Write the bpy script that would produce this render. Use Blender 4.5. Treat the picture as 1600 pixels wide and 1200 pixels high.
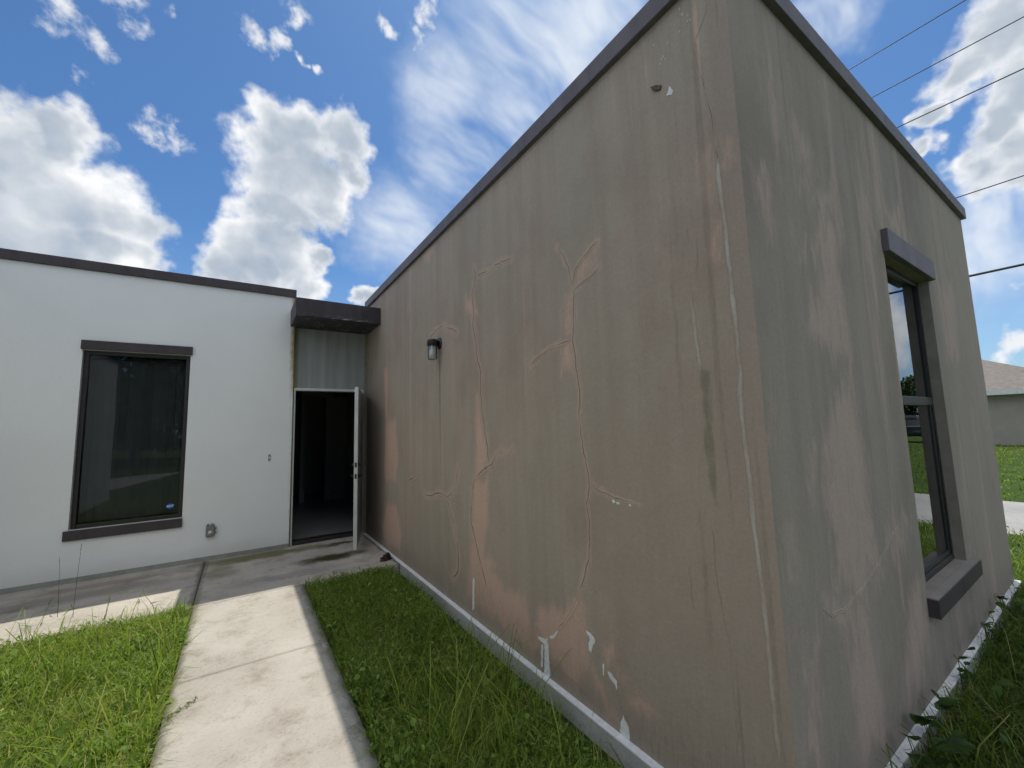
import bpy, bmesh, math, random
import numpy as np
from mathutils import Vector, Matrix
from math import radians, sin, cos, pi

for o in list(bpy.data.objects): bpy.data.objects.remove(o, do_unlink=True)
scene = bpy.context.scene
COL = scene.collection
rng = np.random.default_rng(11)
random.seed(11)

# ------------------------------------------------------------------ camera
YAW, PITCH, ROLL = radians(33.55), radians(5.94), radians(1.62)
EYE = Vector((0, 0, 1.52))
cd = bpy.data.cameras.new('camera'); cam = bpy.data.objects.new('camera', cd); COL.objects.link(cam)
fw = Vector((sin(YAW)*cos(PITCH), cos(YAW)*cos(PITCH), sin(PITCH)))
r0 = Vector((cos(YAW), -sin(YAW), 0)); u0 = r0.cross(fw)
rt = r0*cos(ROLL) - u0*sin(ROLL); up = u0*cos(ROLL) + r0*sin(ROLL)
cam.matrix_world = Matrix(((rt.x, up.x, -fw.x, EYE.x), (rt.y, up.y, -fw.y, EYE.y), (rt.z, up.z, -fw.z, EYE.z), (0, 0, 0, 1)))
cd.sensor_fit = 'HORIZONTAL'; cd.sensor_width = 36.0; cd.lens = 639.0/1600*36
cd.clip_start = 0.02; cd.clip_end = 3000
scene.camera = cam

# ------------------------------------------------------------------ light
SUN_DIR = Vector((0.304, 0.275, 1.0)).normalized()          # towards the sun
SUN_EL = math.asin(SUN_DIR.z); SUN_AZ = math.atan2(SUN_DIR.x, SUN_DIR.y)
sd = bpy.data.lights.new('sun', 'SUN'); sd.energy = 3.3; sd.angle = radians(0.53); sd.color = (1.0, 0.94, 0.84)
so = bpy.data.objects.new('sun', sd); COL.objects.link(so)
so.rotation_euler = (-SUN_DIR).to_track_quat('-Z', 'Y').to_euler(); so.location = SUN_DIR*50
scene.view_settings.view_transform = 'Standard'; scene.view_settings.look = 'None'
scene.view_settings.exposure = 0.15; scene.view_settings.gamma = 1.0
scene.view_settings.use_curve_mapping = False
scene.render.engine = 'CYCLES'
cy = scene.cycles; cy.max_bounces = 6; cy.diffuse_bounces = 2; cy.glossy_bounces = 3; cy.transmission_bounces = 3; cy.transparent_max_bounces = 8
cy.use_adaptive_sampling = True; cy.adaptive_threshold = 0.02; cy.use_denoising = True; cy.caustics_reflective = False; cy.caustics_refractive = False

LONG_CRACKS = {'c1a':[(2.44,2.774),(2.528,2.787),(2.65,2.805),(2.72,2.793),(2.823,2.796),(2.932,2.81),(2.989,2.812)],'c1b':[(3.031,2.913),(3.01,2.842),(3.025,2.778),(3.076,2.679),(3.057,2.542),(3.074,2.41),(3.033,2.272),(3.016,2.12),(2.945,1.968),(2.96,1.863),(2.946,1.682),(2.91,1.524),(2.865,1.371),(2.85,1.245)],'c1c':[(2.729,1.32),(2.801,1.233),(2.957,1.168),(3.102,1.093)],'c1d':[(3.102,1.093),(3.129,1.001),(3.156,0.881),(3.173,0.742),(3.131,0.656),(3.059,0.523),(3.009,0.425),(2.951,0.332),(2.886,0.208)],'c1e':[(2.72,1.325),(2.645,1.342),(2.574,1.326),(2.495,1.361)],'c2a':[(1.924,2.659),(1.867,2.574),(1.823,2.496),(1.811,2.411),(1.786,2.343)],'c2b':[(1.564,2.554),(1.632,2.524),(1.698,2.491),(1.763,2.447),(1.79,2.384),(1.786,2.343)],'c2c':[(1.564,2.404),(1.616,2.377),(1.697,2.354),(1.753,2.34),(1.787,2.331)],'c2d':[(1.786,2.343),(1.788,2.224),(1.802,2.109),(1.818,2.026),(1.791,1.932),(1.787,1.816),(1.77,1.738),(1.781,1.57),(1.772,1.459),(1.754,1.332),(1.73,1.226),(1.729,1.173),(1.755,1.081),(1.742,0.978),(1.744,0.873),(1.761,0.765),(1.81,0.649),(1.847,0.568),(1.914,0.451),(2.0,0.353),(2.071,0.268)],'c2e':[(1.818,2.026),(1.901,2.022),(2.015,2.022),(2.097,1.994),(2.168,1.971),(2.258,1.94)],'c2f':[(1.732,1.201),(1.66,1.163),(1.568,1.139),(1.481,1.128),(1.381,1.119)],'c2g':[(1.914,0.451),(1.861,0.431),(1.827,0.402),(1.798,0.372)],'c3a':[(4.214,0.835),(4.073,0.833),(3.955,0.866),(3.842,0.892),(3.75,0.89),(3.647,0.873),(3.561,0.913),(3.464,0.964),(3.434,1.07),(3.405,1.157)],'c3b':[(3.662,0.865),(3.593,0.781),(3.527,0.665),(3.477,0.55),(3.429,0.438),(3.419,0.337),(3.435,0.257),(3.543,0.166)],'c4':[(4.754,0.918),(4.646,0.95),(4.52,0.975),(4.42,1.012)],'c5':[(5.535,1.113),(5.34,1.09),(5.286,0.94)],'c6':[(4.077,2.477),(3.902,2.523),(3.707,2.547)],'c6b':[(3.632,2.504),(3.501,2.463),(3.378,2.4)],'c8':[(0.853,3.368),(0.861,3.304),(0.892,3.257),(0.916,3.231),(0.925,3.159)],'c9':[(1.018,1.113),(1.012,1.013),(1.01,0.836),(0.991,0.743),(0.976,0.642),(0.979,0.524),(0.973,0.379),(0.979,0.2)],'c10':[(1.212,0.327),(1.158,0.31),(1.072,0.286)],'c11':[(1.133,0.893),(1.13,0.774),(1.121,0.693)],'c12':[(2.083,0.069),(1.968,0.057),(1.887,0.047),(1.787,0.019)],'c13':[(0.983,2.33),(0.984,2.242),(0.996,2.13)]}
LONG_JOINT = [(0.916,3.231),(0.905,3.102),(0.888,2.943),(0.87,2.81),(0.859,2.627),(0.863,2.543),(0.86,2.447),(0.855,2.341),(0.852,2.193),(0.848,2.01),(0.845,1.835),(0.844,1.696),(0.853,1.62),(0.85,1.453),(0.842,1.289),(0.843,1.192),(0.843,1.108),(0.832,0.89),(0.828,0.733),(0.829,0.547),(0.827,0.39),(0.823,0.295)]
LONG_RIDGE = [(1.034,2.083),(1.025,2.002),(1.02,1.869),(1.01,1.735)]
LONG_PINK = [[(5.73,2.389),(5.549,2.364),(5.512,1.665),(5.659,1.669)],[(5.659,1.669),(5.185,1.655),(5.107,1.128),(5.182,0.894),(5.707,0.846)],[(5.586,0.548),(5.181,0.603),(4.961,0.275),(5.008,0.05),(5.696,0.072),(5.788,0.205)],[(3.211,2.689),(3.053,2.655),(2.979,2.483),(3.095,2.495),(3.202,2.58)],[(3.05,1.834),(2.976,1.747),(2.949,1.613),(2.865,1.371),(2.853,1.19),(3.09,1.11),(3.068,1.403)],[(3.126,1.081),(2.845,1.141),(2.879,0.811),(2.942,0.529),(2.731,0.495),(2.838,0.416),(2.674,0.374),(2.564,0.354),(2.403,0.39),(2.36,0.24),(2.307,0.159),(2.206,0.129),(2.258,0.042),(2.638,0.054),(2.844,0.077),(3.292,0.075),(3.208,0.436),(3.171,0.811)],[(1.766,2.4),(1.71,2.483),(1.632,2.532),(1.565,2.536),(1.622,2.444),(1.615,2.392),(1.734,2.37)],[(1.864,2.325),(1.793,2.337),(1.807,2.032),(1.876,2.045)],[(1.913,2.024),(1.803,2.004),(1.807,1.849),(1.856,1.797),(1.924,1.853)],[(2.32,0.182),(2.263,0.322),(2.191,0.385),(1.972,0.439),(1.849,0.532),(1.814,0.506),(1.805,0.41),(1.818,0.139),(1.901,0.067),(2.12,0.075),(2.193,0.134)],[(1.668,0.357),(1.606,0.357),(1.61,0.293),(1.643,0.263),(1.676,0.312)],[(1.585,0.282),(1.534,0.29),(1.537,0.243),(1.58,0.229)],[(1.508,0.204),(1.393,0.203),(1.343,0.16),(1.436,0.13),(1.533,0.138)],[(1.799,0.211),(1.741,0.187),(1.684,0.134),(1.577,-0.016),(1.649,-0.013),(1.744,0.073)],[(6.639,3.569),(5.748,3.601),(5.561,3.478),(6.439,3.432)],[(4.249,3.469),(4.022,3.492),(3.883,3.388),(4.098,3.354)],[(0.931,2.706),(0.894,2.684),(0.909,2.501),(0.93,2.468),(0.933,2.573)],[(0.913,2.387),(0.876,2.356),(0.883,2.204),(0.914,2.23)],[(0.825,2.699),(0.806,2.677),(0.817,2.599),(0.835,2.618)]]
LONG_OLIVE = [[(1.012,1.749),(0.966,1.743),(0.975,1.567),(0.977,1.407),(0.973,1.251),(0.968,1.149),(0.991,1.171),(1.012,1.247),(1.018,1.46)],[(1.052,2.178),(0.97,2.122),(0.991,1.788),(1.038,1.795),(1.055,1.972)],[(1.092,2.501),(0.97,2.413),(0.974,2.181),(1.083,2.188)]]
LONG_CHIPS = [[(2.265,0.168),(2.19,0.177),(2.156,0.206),(2.171,0.174),(2.16,0.148),(2.152,-0.043),(2.21,-0.047),(2.199,0.147),(2.245,0.148)],[(2.233,0.13),(2.212,0.138),(2.227,-0.002),(2.244,-0.01)],[(2.143,0.215),(2.098,0.24),(2.071,0.272),(2.055,0.278),(2.086,0.23),(2.131,0.201)],[(1.808,0.375),(1.788,0.374),(1.744,0.359),(1.74,0.344),(1.756,0.321),(1.775,0.271),(1.794,0.28),(1.792,0.314),(1.78,0.335)],[(1.563,0.066),(1.556,0.046),(1.533,0.029),(1.528,-0.012),(1.53,-0.048),(1.592,-0.048),(1.583,0.01)],[(1.687,0.253),(1.68,0.256),(1.686,0.196),(1.694,0.193)],[(1.655,0.229),(1.643,0.231),(1.595,0.207),(1.597,0.166),(1.605,0.187),(1.647,0.208)],[(3.157,0.275),(3.129,0.283),(3.144,0.036),(3.173,0.017)],[(1.565,1.12),(1.547,1.122),(1.539,1.11),(1.557,1.104)],[(1.534,1.114),(1.512,1.114),(1.513,1.104),(1.53,1.102)],[(1.449,1.116),(1.436,1.118),(1.437,1.105),(1.45,1.106)],[(1.058,3.111),(1.04,3.077),(1.048,3.06),(1.079,3.076),(1.067,3.091)]]
LONG_BURR = [[(1.153,3.172),(1.099,3.145),(1.104,3.128),(1.136,3.143)]]
END_PINK = [[(2.164,2.629),(2.475,2.707),(2.629,2.694),(2.592,2.622),(2.469,2.559),(2.424,2.506),(2.355,2.625)],[(2.078,2.299),(2.419,2.488),(2.631,2.514),(2.625,2.247),(2.584,1.844),(2.22,1.816),(2.09,1.978),(2.263,2.103),(2.35,2.334)],[(1.745,2.548),(1.825,2.575),(1.842,2.398),(1.804,2.283),(1.761,2.342)],[(3.028,2.866),(3.211,2.796),(3.257,2.6),(3.197,2.623),(3.09,2.762)],[(1.97,3.014),(2.045,3.02),(2.01,2.844),(1.969,2.881)],[(3.481,2.855),(3.868,2.982),(3.89,2.749),(3.591,2.737)],[(2.317,1.662),(2.543,1.649),(2.618,1.389),(2.613,1.074),(2.688,0.812),(2.446,0.725),(2.117,0.772),(2.149,1.039),(2.135,1.297)],[(1.953,0.782),(2.307,0.71),(2.741,0.802),(2.897,0.922),(3.178,0.952),(3.222,0.914),(2.781,0.775),(2.426,0.664),(2.472,0.503),(2.546,0.22),(2.46,0.035),(2.166,0.115),(2.199,0.361),(2.131,0.487),(2.271,0.594),(2.136,0.573),(1.968,0.722)],[(1.795,0.7),(1.88,0.703),(1.864,0.246),(1.734,0.302),(1.798,0.503)],[(3.039,0.568),(3.295,0.571),(3.252,0.179),(3.072,0.088),(2.833,0.135)],[(1.707,1.607),(1.749,1.582),(1.718,1.478),(1.693,1.508)],[(1.771,1.127),(1.819,1.12),(1.791,0.923),(1.745,0.956)],[(1.998,1.422),(2.048,1.42),(2.028,1.181),(1.961,1.214)],[(2.196,2.926),(2.355,2.938),(2.371,2.753),(2.222,2.736)],[(4.693,2.596),(5.256,2.636),(5.109,1.992),(4.654,1.96)]]
END_CRACKS = {'r1':[(1.966,0.762),(2.059,0.708),(2.193,0.699),(2.393,0.737),(2.527,0.764),(2.677,0.808),(2.847,0.872),(3.034,0.941)]}
CUMULUS = [(-0.291,0.859,0.421,0.075),(-0.244,0.856,0.457,0.046),(-0.255,0.892,0.374,0.091),(-0.185,0.905,0.384,0.066),(-0.298,0.907,0.297,0.117),(-0.344,0.873,0.347,0.105),(-0.17,0.932,0.32,0.049),(-0.212,0.926,0.313,0.065),(0.03,0.829,0.559,0.063),(0.077,0.824,0.562,0.062),(0.137,0.807,0.574,0.058),(0.066,0.863,0.501,0.095),(0.16,0.833,0.53,0.046),(0.048,0.897,0.44,0.074),(0.119,0.872,0.476,0.068),(0.003,0.94,0.341,0.069),(-0.048,0.948,0.314,0.055),(0.058,0.93,0.362,0.077),(0.128,0.917,0.379,0.034),(0.096,0.943,0.318,0.058),(0.23,0.926,0.298,0.028),(0.262,0.911,0.319,0.017),(0.856,0.05,0.515,0.064),(0.856,0.1,0.507,0.048),(0.901,0.029,0.433,0.06),(0.871,0.142,0.47,0.029),(0.908,0.066,0.413,0.045),(0.889,0.149,0.433,0.026),(0.931,0.05,0.362,0.045),(0.925,0.098,0.367,0.04)]
WISPS = [(-0.23,0.77,0.595,0.041),(-0.153,0.758,0.634,0.036),(-0.121,0.755,0.645,0.023),(0.003,0.739,0.673,0.032),(0.036,0.736,0.676,0.025),(0.061,0.705,0.707,0.028),(0.181,0.677,0.714,0.022),(0.238,0.653,0.719,0.025),(0.251,0.624,0.74,0.028),(0.272,0.602,0.751,0.026),(-0.142,0.841,0.521,0.037),(-0.114,0.849,0.515,0.032),(-0.164,0.828,0.536,0.019),(-0.229,0.821,0.522,0.021),(0.081,0.743,0.664,0.014),(0.107,0.749,0.654,0.01),(0.777,0.217,0.59,0.014),(0.977,0.09,0.191,0.021),(0.989,0.085,0.121,0.024),(0.991,0.098,0.094,0.019),(0.921,0.074,0.383,0.031),(0.9,0.162,0.406,0.035)]
VEILS = [(0.385,0.699,0.602,0.121),(0.318,0.678,0.663,0.106),(0.398,0.567,0.721,0.12),(0.513,0.56,0.651,0.094),(0.336,0.753,0.566,0.091),(0.445,0.643,0.624,0.099),(0.469,0.543,0.697,0.123),(0.509,0.462,0.726,0.103),(0.272,0.85,0.451,0.125),(0.956,0.142,0.258,0.112),(0.946,0.094,0.309,0.08),(0.751,0.196,0.63,0.059)]
STALKS = [(-1.303, 5.44, 0.631, (-0.029, 0.0), 'tall thin grass stalk left, straight, in front of the white wall'), (-1.187, 5.353, 0.733, (0.03, 0.0), 'tallest leaning grass stalk, crossing the foot of the white wall'), (-0.738, 5.318, 0.156, (-0.047, 0.0), 'short dark stalk at the grass edge near the path'), (-1.368, 5.284, 0.32, (0.197, 0.0), 'leaning stalk at the far left of the lawn edge'), (-0.942, 5.169, 0.263, (0.087, 0.0), 'thin bent stalk midway along the lawn edge')]
WEEDS = [(2.638, 0.7, 0.26, 7, 0.085, 'large round-leaved weed low at the right wall foot'), (2.895, 0.7, 0.22, 5, 0.075, 'round-leaved weed above the lowest one at the wall foot'), (3.511, 0.7, 0.28, 7, 0.05, 'spiky weed in front of the sill end'), (4.394, 0.7, 0.3, 8, 0.05, 'weed clump right of the window sill'), (5.046, 0.7, 0.25, 7, 0.05, 'weed clump at the far corner of the end wall')]
RUNNER = [(-0.286, 3.132), (-0.261, 3.157), (-0.232, 3.189), (-0.208, 3.211), (-0.175, 3.242)]
TREES = [(-2.6, -17, 0, 0.95, 'slender pine nearest the driveway mirrored at the right of the tinted window'), (-5.2, -19, 0, 1.1, 'tall pine mirrored in the middle of the tinted window'), (-7.6, -16.5, 0, 0.9, 'pine mirrored left of the tall middle pine')]


def nd(nt, t, ins=None, **pr):
    n = nt.nodes.new(t)
    for k, v in pr.items(): setattr(n, k, v)
    for k, v in (ins or {}).items():
        if isinstance(v, bpy.types.NodeSocket): nt.links.new(v, n.inputs[k])
        else: n.inputs[k].default_value = v
    return n
def mth(nt, op, a, b=None, c=None, clamp=False):
    ins = {0: a}
    if b is not None: ins[1] = b
    if c is not None: ins[2] = c
    return nd(nt, 'ShaderNodeMath', ins, operation=op, use_clamp=clamp).outputs[0]
def vmth(nt, op, a, b=None, **kw):
    ins = {0: a}
    if b is not None: ins[1] = b
    n = nd(nt, 'ShaderNodeVectorMath', ins, operation=op)
    if 'scale' in kw: n.inputs['Scale'].default_value = kw['scale']
    return n.outputs['Value'] if op in ('DISTANCE', 'DOT_PRODUCT', 'LENGTH') else n.outputs['Vector']
def smooth(nt, v, a, b, o0=0.0, o1=1.0):
    return nd(nt, 'ShaderNodeMapRange', {'Value': v, 'From Min': a, 'From Max': b, 'To Min': o0, 'To Max': o1}, interpolation_type='SMOOTHSTEP').outputs[0]
def noise(nt, vec, scale, detail=4, rough=0.55, out='Fac', dist=0.0):
    return nd(nt, 'ShaderNodeTexNoise', {'Vector': vec, 'Scale': scale, 'Detail': detail, 'Roughness': rough, 'Distortion': dist}).outputs[out]
def mixc(nt, f, a, b, blend='MIX'):
    n = nt.nodes.new('ShaderNodeMix'); n.data_type = 'RGBA'; n.blend_type = blend
    for s, v in ((n.inputs['Factor'], f), (n.inputs[6], a), (n.inputs[7], b)):
        if isinstance(v, bpy.types.NodeSocket): nt.links.new(v, s)
        else: s.default_value = (v if not isinstance(v, tuple) or len(v) == 4 else (*v, 1.0))
    return n.outputs[2]

# ------------------------------------------------------------------ world: physical sky with cumulus and veil clouds
def build_world():
    w = bpy.data.worlds.new('World'); scene.world = w; w.use_nodes = True
    nt = w.node_tree; nt.nodes.clear()
    sky = nd(nt, 'ShaderNodeTexSky', sky_type='NISHITA', sun_disc=False, sun_elevation=SUN_EL, sun_rotation=SUN_AZ,
             altitude=0.0, air_density=1.0, dust_density=0.6, ozone_density=3.0).outputs[0]
    d = vmth(nt, 'NORMALIZE', nd(nt, 'ShaderNodeTexCoord').outputs['Generated'])
    # warp the directions so that cloud outlines billow
    w1 = vmth(nt, 'SUBTRACT', noise(nt, d, 7.0, 1, 0.5, 'Color'), (0.5, 0.5, 0.5))
    w2 = vmth(nt, 'SUBTRACT', noise(nt, d, 26.0, 2, 0.6, 'Color'), (0.5, 0.5, 0.5))
    dw = vmth(nt, 'ADD', d, vmth(nt, 'ADD', vmth(nt, 'SCALE', w1, scale=0.10), vmth(nt, 'SCALE', w2, scale=0.055)))
    def field(blobs, dd, k):
        acc = None
        for (x, y, z, r) in blobs:
            f = mth(nt, 'MULTIPLY_ADD', vmth(nt, 'DISTANCE', dd, (x, y, z)), -1.0/r, 1.0)
            acc = f if acc is None else mth(nt, 'SMOOTH_MAX', acc, f, k)
        return acc
    F1 = field(CUMULUS, dw, 0.25)
    # unseen clouds around the rest of the dome, coverage raised for fill light
    away = smooth(nt, vmth(nt, 'DOT_PRODUCT', d, tuple(fw)), 0.52, 0.36)
    nb = noise(nt, vmth(nt, 'ADD', d, (3.1, 1.7, 0.4)), 2.6, 2, 0.5)
    Fb = mth(nt, 'SUBTRACT', mth(nt, 'MULTIPLY', mth(nt, 'SUBTRACT', nb, 0.49), 5.0), mth(nt, 'MULTIPLY', mth(nt, 'SUBTRACT', 1.0, away), 3.0))
    F1 = mth(nt, 'MAXIMUM', F1, Fb)
    n1 = noise(nt, d, 14.0, 6, 0.62)
    n1s = noise(nt, vmth(nt, 'ADD', d, tuple(SUN_DIR*0.022)), 15.0, 2, 0.5)
    F = mth(nt, 'MULTIPLY_ADD', mth(nt, 'SUBTRACT', n1, 0.5), 1.15, F1)
    a1 = smooth(nt, F, -0.12, 0.42)
    relief = mth(nt, 'MULTIPLY', mth(nt, 'SUBTRACT', n1, n1s), 0.55)
    core = smooth(nt, mth(nt, 'MULTIPLY_ADD', mth(nt, 'SUBTRACT', n1s, 0.5), 0.45, F1), 0.02, 0.72)
    t = mth(nt, 'ADD', mth(nt, 'MULTIPLY_ADD', core, -0.72, 1.0), relief, clamp=True)
    # unseen front-lit clouds across from the sun, brightened to fill the shaded walls
    front = smooth(nt, vmth(nt, 'DOT_PRODUCT', d, tuple(Vector((SUN_DIR.x, SUN_DIR.y, 0)).normalized())), 0.15, -0.65)
    t = mth(nt, 'MULTIPLY_ADD', front, 0.6, t, clamp=True)
    ccol = mixc(nt, t, (3.0, 3.75, 4.75, 1), (8.9, 9.0, 9.1, 1))
    ccol = vmth(nt, 'MULTIPLY', ccol, nd(nt, 'ShaderNodeCombineXYZ', {0: smooth(nt, front, 0, 1, 1, 1.95), 1: smooth(nt, front, 0, 1, 1, 1.88), 2: smooth(nt, front, 0, 1, 1, 1.78)}).outputs[0])
    # torn fragments
    n2 = noise(nt, d, 22.0, 4, 0.65)
    F2 = mth(nt, 'MULTIPLY_ADD', mth(nt, 'SUBTRACT', n2, 0.52), 2.6, field(WISPS, dw, 0.15))
    a2 = mth(nt, 'MULTIPLY', smooth(nt, F2, 0.0, 0.9), 0.9)
    # thin veils, combed outwards
    ax = Vector((0.47, 0.62, 0.62)).normalized()
    st = vmth(nt, 'ADD', vmth(nt, 'SCALE', d, scale=1.0), vmth(nt, 'SCALE', w1, scale=0.05))
    mp = nd(nt, 'ShaderNodeMapping', {'Vector': st, 'Rotation': (0.5, -0.55, 0.4), 'Scale': (1.2, 7.0, 3.0)}).outputs[0]
    n3 = noise(nt, mp, 2.2, 3, 0.6)
    F3 = mth(nt, 'MULTIPLY', smooth(nt, field(VEILS, dw, 0.3), -0.25, 0.9), smooth(nt, n3, 0.2, 0.7))
    hz = smooth(nt, nd(nt, 'ShaderNodeSeparateXYZ', {0: d}).outputs[2], 0.42, 0.0)
    a3 = mth(nt, 'ADD', mth(nt, 'MULTIPLY', F3, 0.9), mth(nt, 'MULTIPLY', hz, 0.22), clamp=True)
    sk = mixc(nt, 1.0, sky, (0.58, 0.86, 1.08, 1), 'MULTIPLY')
    c = mixc(nt, a3, sk, (7.2, 7.8, 8.6, 1))
    c = mixc(nt, a2, c, (8.3, 8.4, 8.6, 1))
    c = mixc(nt, a1, c, ccol)
    bg = nd(nt, 'ShaderNodeBackground', {'Color': c, 'Strength': 0.1})
    nt.links.new(bg.outputs[0], nd(nt, 'ShaderNodeOutputWorld').inputs[0])
    w.cycles.sampling_method = 'MANUAL'; w.cycles.sample_map_resolution = 512
build_world()

# ------------------------------------------------------------------ object helpers
def tag(o, label=None, cat=None, group=None, kind=None):
    if label: o['label'] = label
    if cat: o['category'] = cat
    if group: o['group'] = group
    if kind: o['kind'] = kind
    return o
def link(name, me, mat=None, parent=None, smooth_=False):
    o = bpy.data.objects.new(name, me); COL.objects.link(o)
    if mat: me.materials.append(mat)
    if parent: o.parent = parent
    if smooth_ and len(me.polygons): me.polygons.foreach_set('use_smooth', [True]*len(me.polygons))
    return o
def empty(name, loc=(0, 0, 0)):
    o = bpy.data.objects.new(name, None); COL.objects.link(o); o.location = loc; o.empty_display_size = 0.2
    return o
def child(o, parent):
    # keep the world position of a mesh built in world coordinates under a moved Empty
    bpy.context.view_layer.update()
    o.parent = parent; o.matrix_parent_inverse = parent.matrix_world.inverted()
    return o
class MB:
    def __init__(s): s.v = []; s.f = []
    def box(s, a, b):
        (x0, y0, z0), (x1, y1, z1) = a, b; n = len(s.v)
        s.v += [(x0,y0,z0),(x1,y0,z0),(x1,y1,z0),(x0,y1,z0),(x0,y0,z1),(x1,y0,z1),(x1,y1,z1),(x0,y1,z1)]
        s.f += [tuple(n+i for i in q) for q in ((0,3,2,1),(4,5,6,7),(0,1,5,4),(1,2,6,5),(2,3,7,6),(3,0,4,7))]; return s
    def quad(s, *p):
        n = len(s.v); s.v += list(p); s.f.append(tuple(range(n, n+len(p)))); return s
    def lathe(s, c, prof, seg=24, axis='z'):
        n = len(s.v); k = len(prof)
        for i in range(seg):
            a = 2*pi*i/seg
            for r, h in prof:
                p = (r*cos(a), r*sin(a), h)
                if axis == 'x': p = (p[2], p[0], p[1])
                if axis == 'y': p = (p[0], p[2], p[1])
                s.v.append((c[0]+p[0], c[1]+p[1], c[2]+p[2]))
        for i in range(seg):
            j = (i+1) % seg
            for q in range(k-1): s.f.append((n+i*k+q, n+j*k+q, n+j*k+q+1, n+i*k+q+1))
        return s
    def tube(s, pts, r, seg=8):
        n = len(s.v); P = [Vector(p) for p in pts]
        for i, p in enumerate(P):
            t = (P[min(i+1, len(P)-1)]-P[max(i-1, 0)]).normalized()
            a = t.cross(Vector((0, 0, 1)) if abs(t.z) < .9 else Vector((1, 0, 0))).normalized(); b = t.cross(a)
            rr = r[i] if isinstance(r, (list, tuple)) else r
            for j in range(seg):
                an = 2*pi*j/seg; s.v.append(tuple(p+a*rr*cos(an)+b*rr*sin(an)))
        for i in range(len(P)-1):
            for j in range(seg):
                k = (j+1) % seg
                s.f.append((n+i*seg+j, n+i*seg+k, n+(i+1)*seg+k, n+(i+1)*seg+j))
        s.f.append(tuple(n+j for j in range(seg))[::-1]); s.f.append(tuple(n+(len(P)-1)*seg+j for j in range(seg)))
        return s
    def build(s, name, mat=None, parent=None, bevel=0.0, smooth_=False):
        me = bpy.data.meshes.new(name); me.from_pydata(s.v, [], s.f); me.update()
        if bevel:
            bm = bmesh.new(); bm.from_mesh(me); bmesh.ops.remove_doubles(bm, verts=bm.verts, dist=1e-5)
            bmesh.ops.recalc_face_normals(bm, faces=bm.faces)
            bmesh.ops.bevel(bm, geom=[e for e in bm.edges if e.is_manifold and e.calc_face_angle(0) > .5], offset=bevel, segments=2, affect='EDGES', profile=.6)
            bm.to_mesh(me); bm.free()
        elif s.f:
            bm = bmesh.new(); bm.from_mesh(me); bmesh.ops.recalc_face_normals(bm, faces=bm.faces); bm.to_mesh(me); bm.free()
        return link(name, me, mat, parent, smooth_)
def np_mesh(name, V, loops, counts, attrs=None):
    me = bpy.data.meshes.new(name); V = np.ascontiguousarray(V, dtype=np.float32)
    me.vertices.add(len(V)); me.vertices.foreach_set('co', V.ravel())
    loops = np.asarray(loops, dtype=np.int32); counts = np.asarray(counts, dtype=np.int32)
    me.loops.add(len(loops)); me.loops.foreach_set('vertex_index', loops)
    me.polygons.add(len(counts)); st = np.concatenate(([0], np.cumsum(counts)[:-1])).astype(np.int32)
    me.polygons.foreach_set('loop_start', st)
    me.update(calc_edges=True)
    for k, a in (attrs or {}).items():
        at = me.attributes.new(k, 'FLOAT', 'POINT'); at.data.foreach_set('value', np.ascontiguousarray(a, dtype=np.float32).ravel())
    return me

# ------------------------------------------------------------------ numpy noise and stain painting
def vnoise(x, y, seed):
    g = np.random.default_rng(seed).random((64, 64)); xi = np.floor(x).astype(int); yi = np.floor(y).astype(int)
    fx = x-xi; fy = y-yi; fx = fx*fx*(3-2*fx); fy = fy*fy*(3-2*fy); a = xi % 64; b = yi % 64; a1 = (xi+1) % 64; b1 = (yi+1) % 64
    return (g[a, b]*(1-fx)+g[a1, b]*fx)*(1-fy)+(g[a, b1]*(1-fx)+g[a1, b1]*fx)*fy
def fbm(x, y, seed, o=4):
    t = 0; w = 0
    for i in range(o): t = t+vnoise(x*2**i+i*7.3, y*2**i+i*3.1, seed+i)*.55**i; w += .55**i
    return t/w-.5
def sst(a, b, x):
    t = np.clip((x-a)/(b-a), 0, 1); return t*t*(3-2*t)
def sdf(u, z, poly):
    p = np.array(poly); d = np.full(u.shape, 1e9); ins = np.zeros(u.shape, bool)
    for i in range(len(p)):
        a = p[i]; b = p[(i+1) % len(p)]; e = b-a; l = e@e+1e-12
        t = np.clip(((u-a[0])*e[0]+(z-a[1])*e[1])/l, 0, 1)
        d = np.minimum(d, np.hypot(u-a[0]-t*e[0], z-a[1]-t*e[1]))
        c = ((a[1] > z) != (b[1] > z)) & (u < (b[0]-a[0])*(z-a[1])/(b[1]-a[1]+1e-12)+a[0])
        ins ^= c
    return np.where(ins, -d, d)
def paint_polys(u, z, polys, edge, wob, seed):
    wu = u+fbm(u*9, z*5, seed)*wob*1.2+fbm(u*34, z*14, seed+9)*wob*.6; wz = z+fbm(u*18, z*4, seed+20)*wob*3.0
    out = np.zeros(u.shape)
    for p in polys:
        q = np.array(p); m = edge*2+wob*3
        k = (u > q[:, 0].min()-m) & (u < q[:, 0].max()+m) & (z > q[:, 1].min()-m*2) & (z < q[:, 1].max()+m*2)
        if k.any(): out[k] = np.maximum(out[k], sst(edge, -edge, sdf(wu[k], wz[k], p)))
    return out
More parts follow.
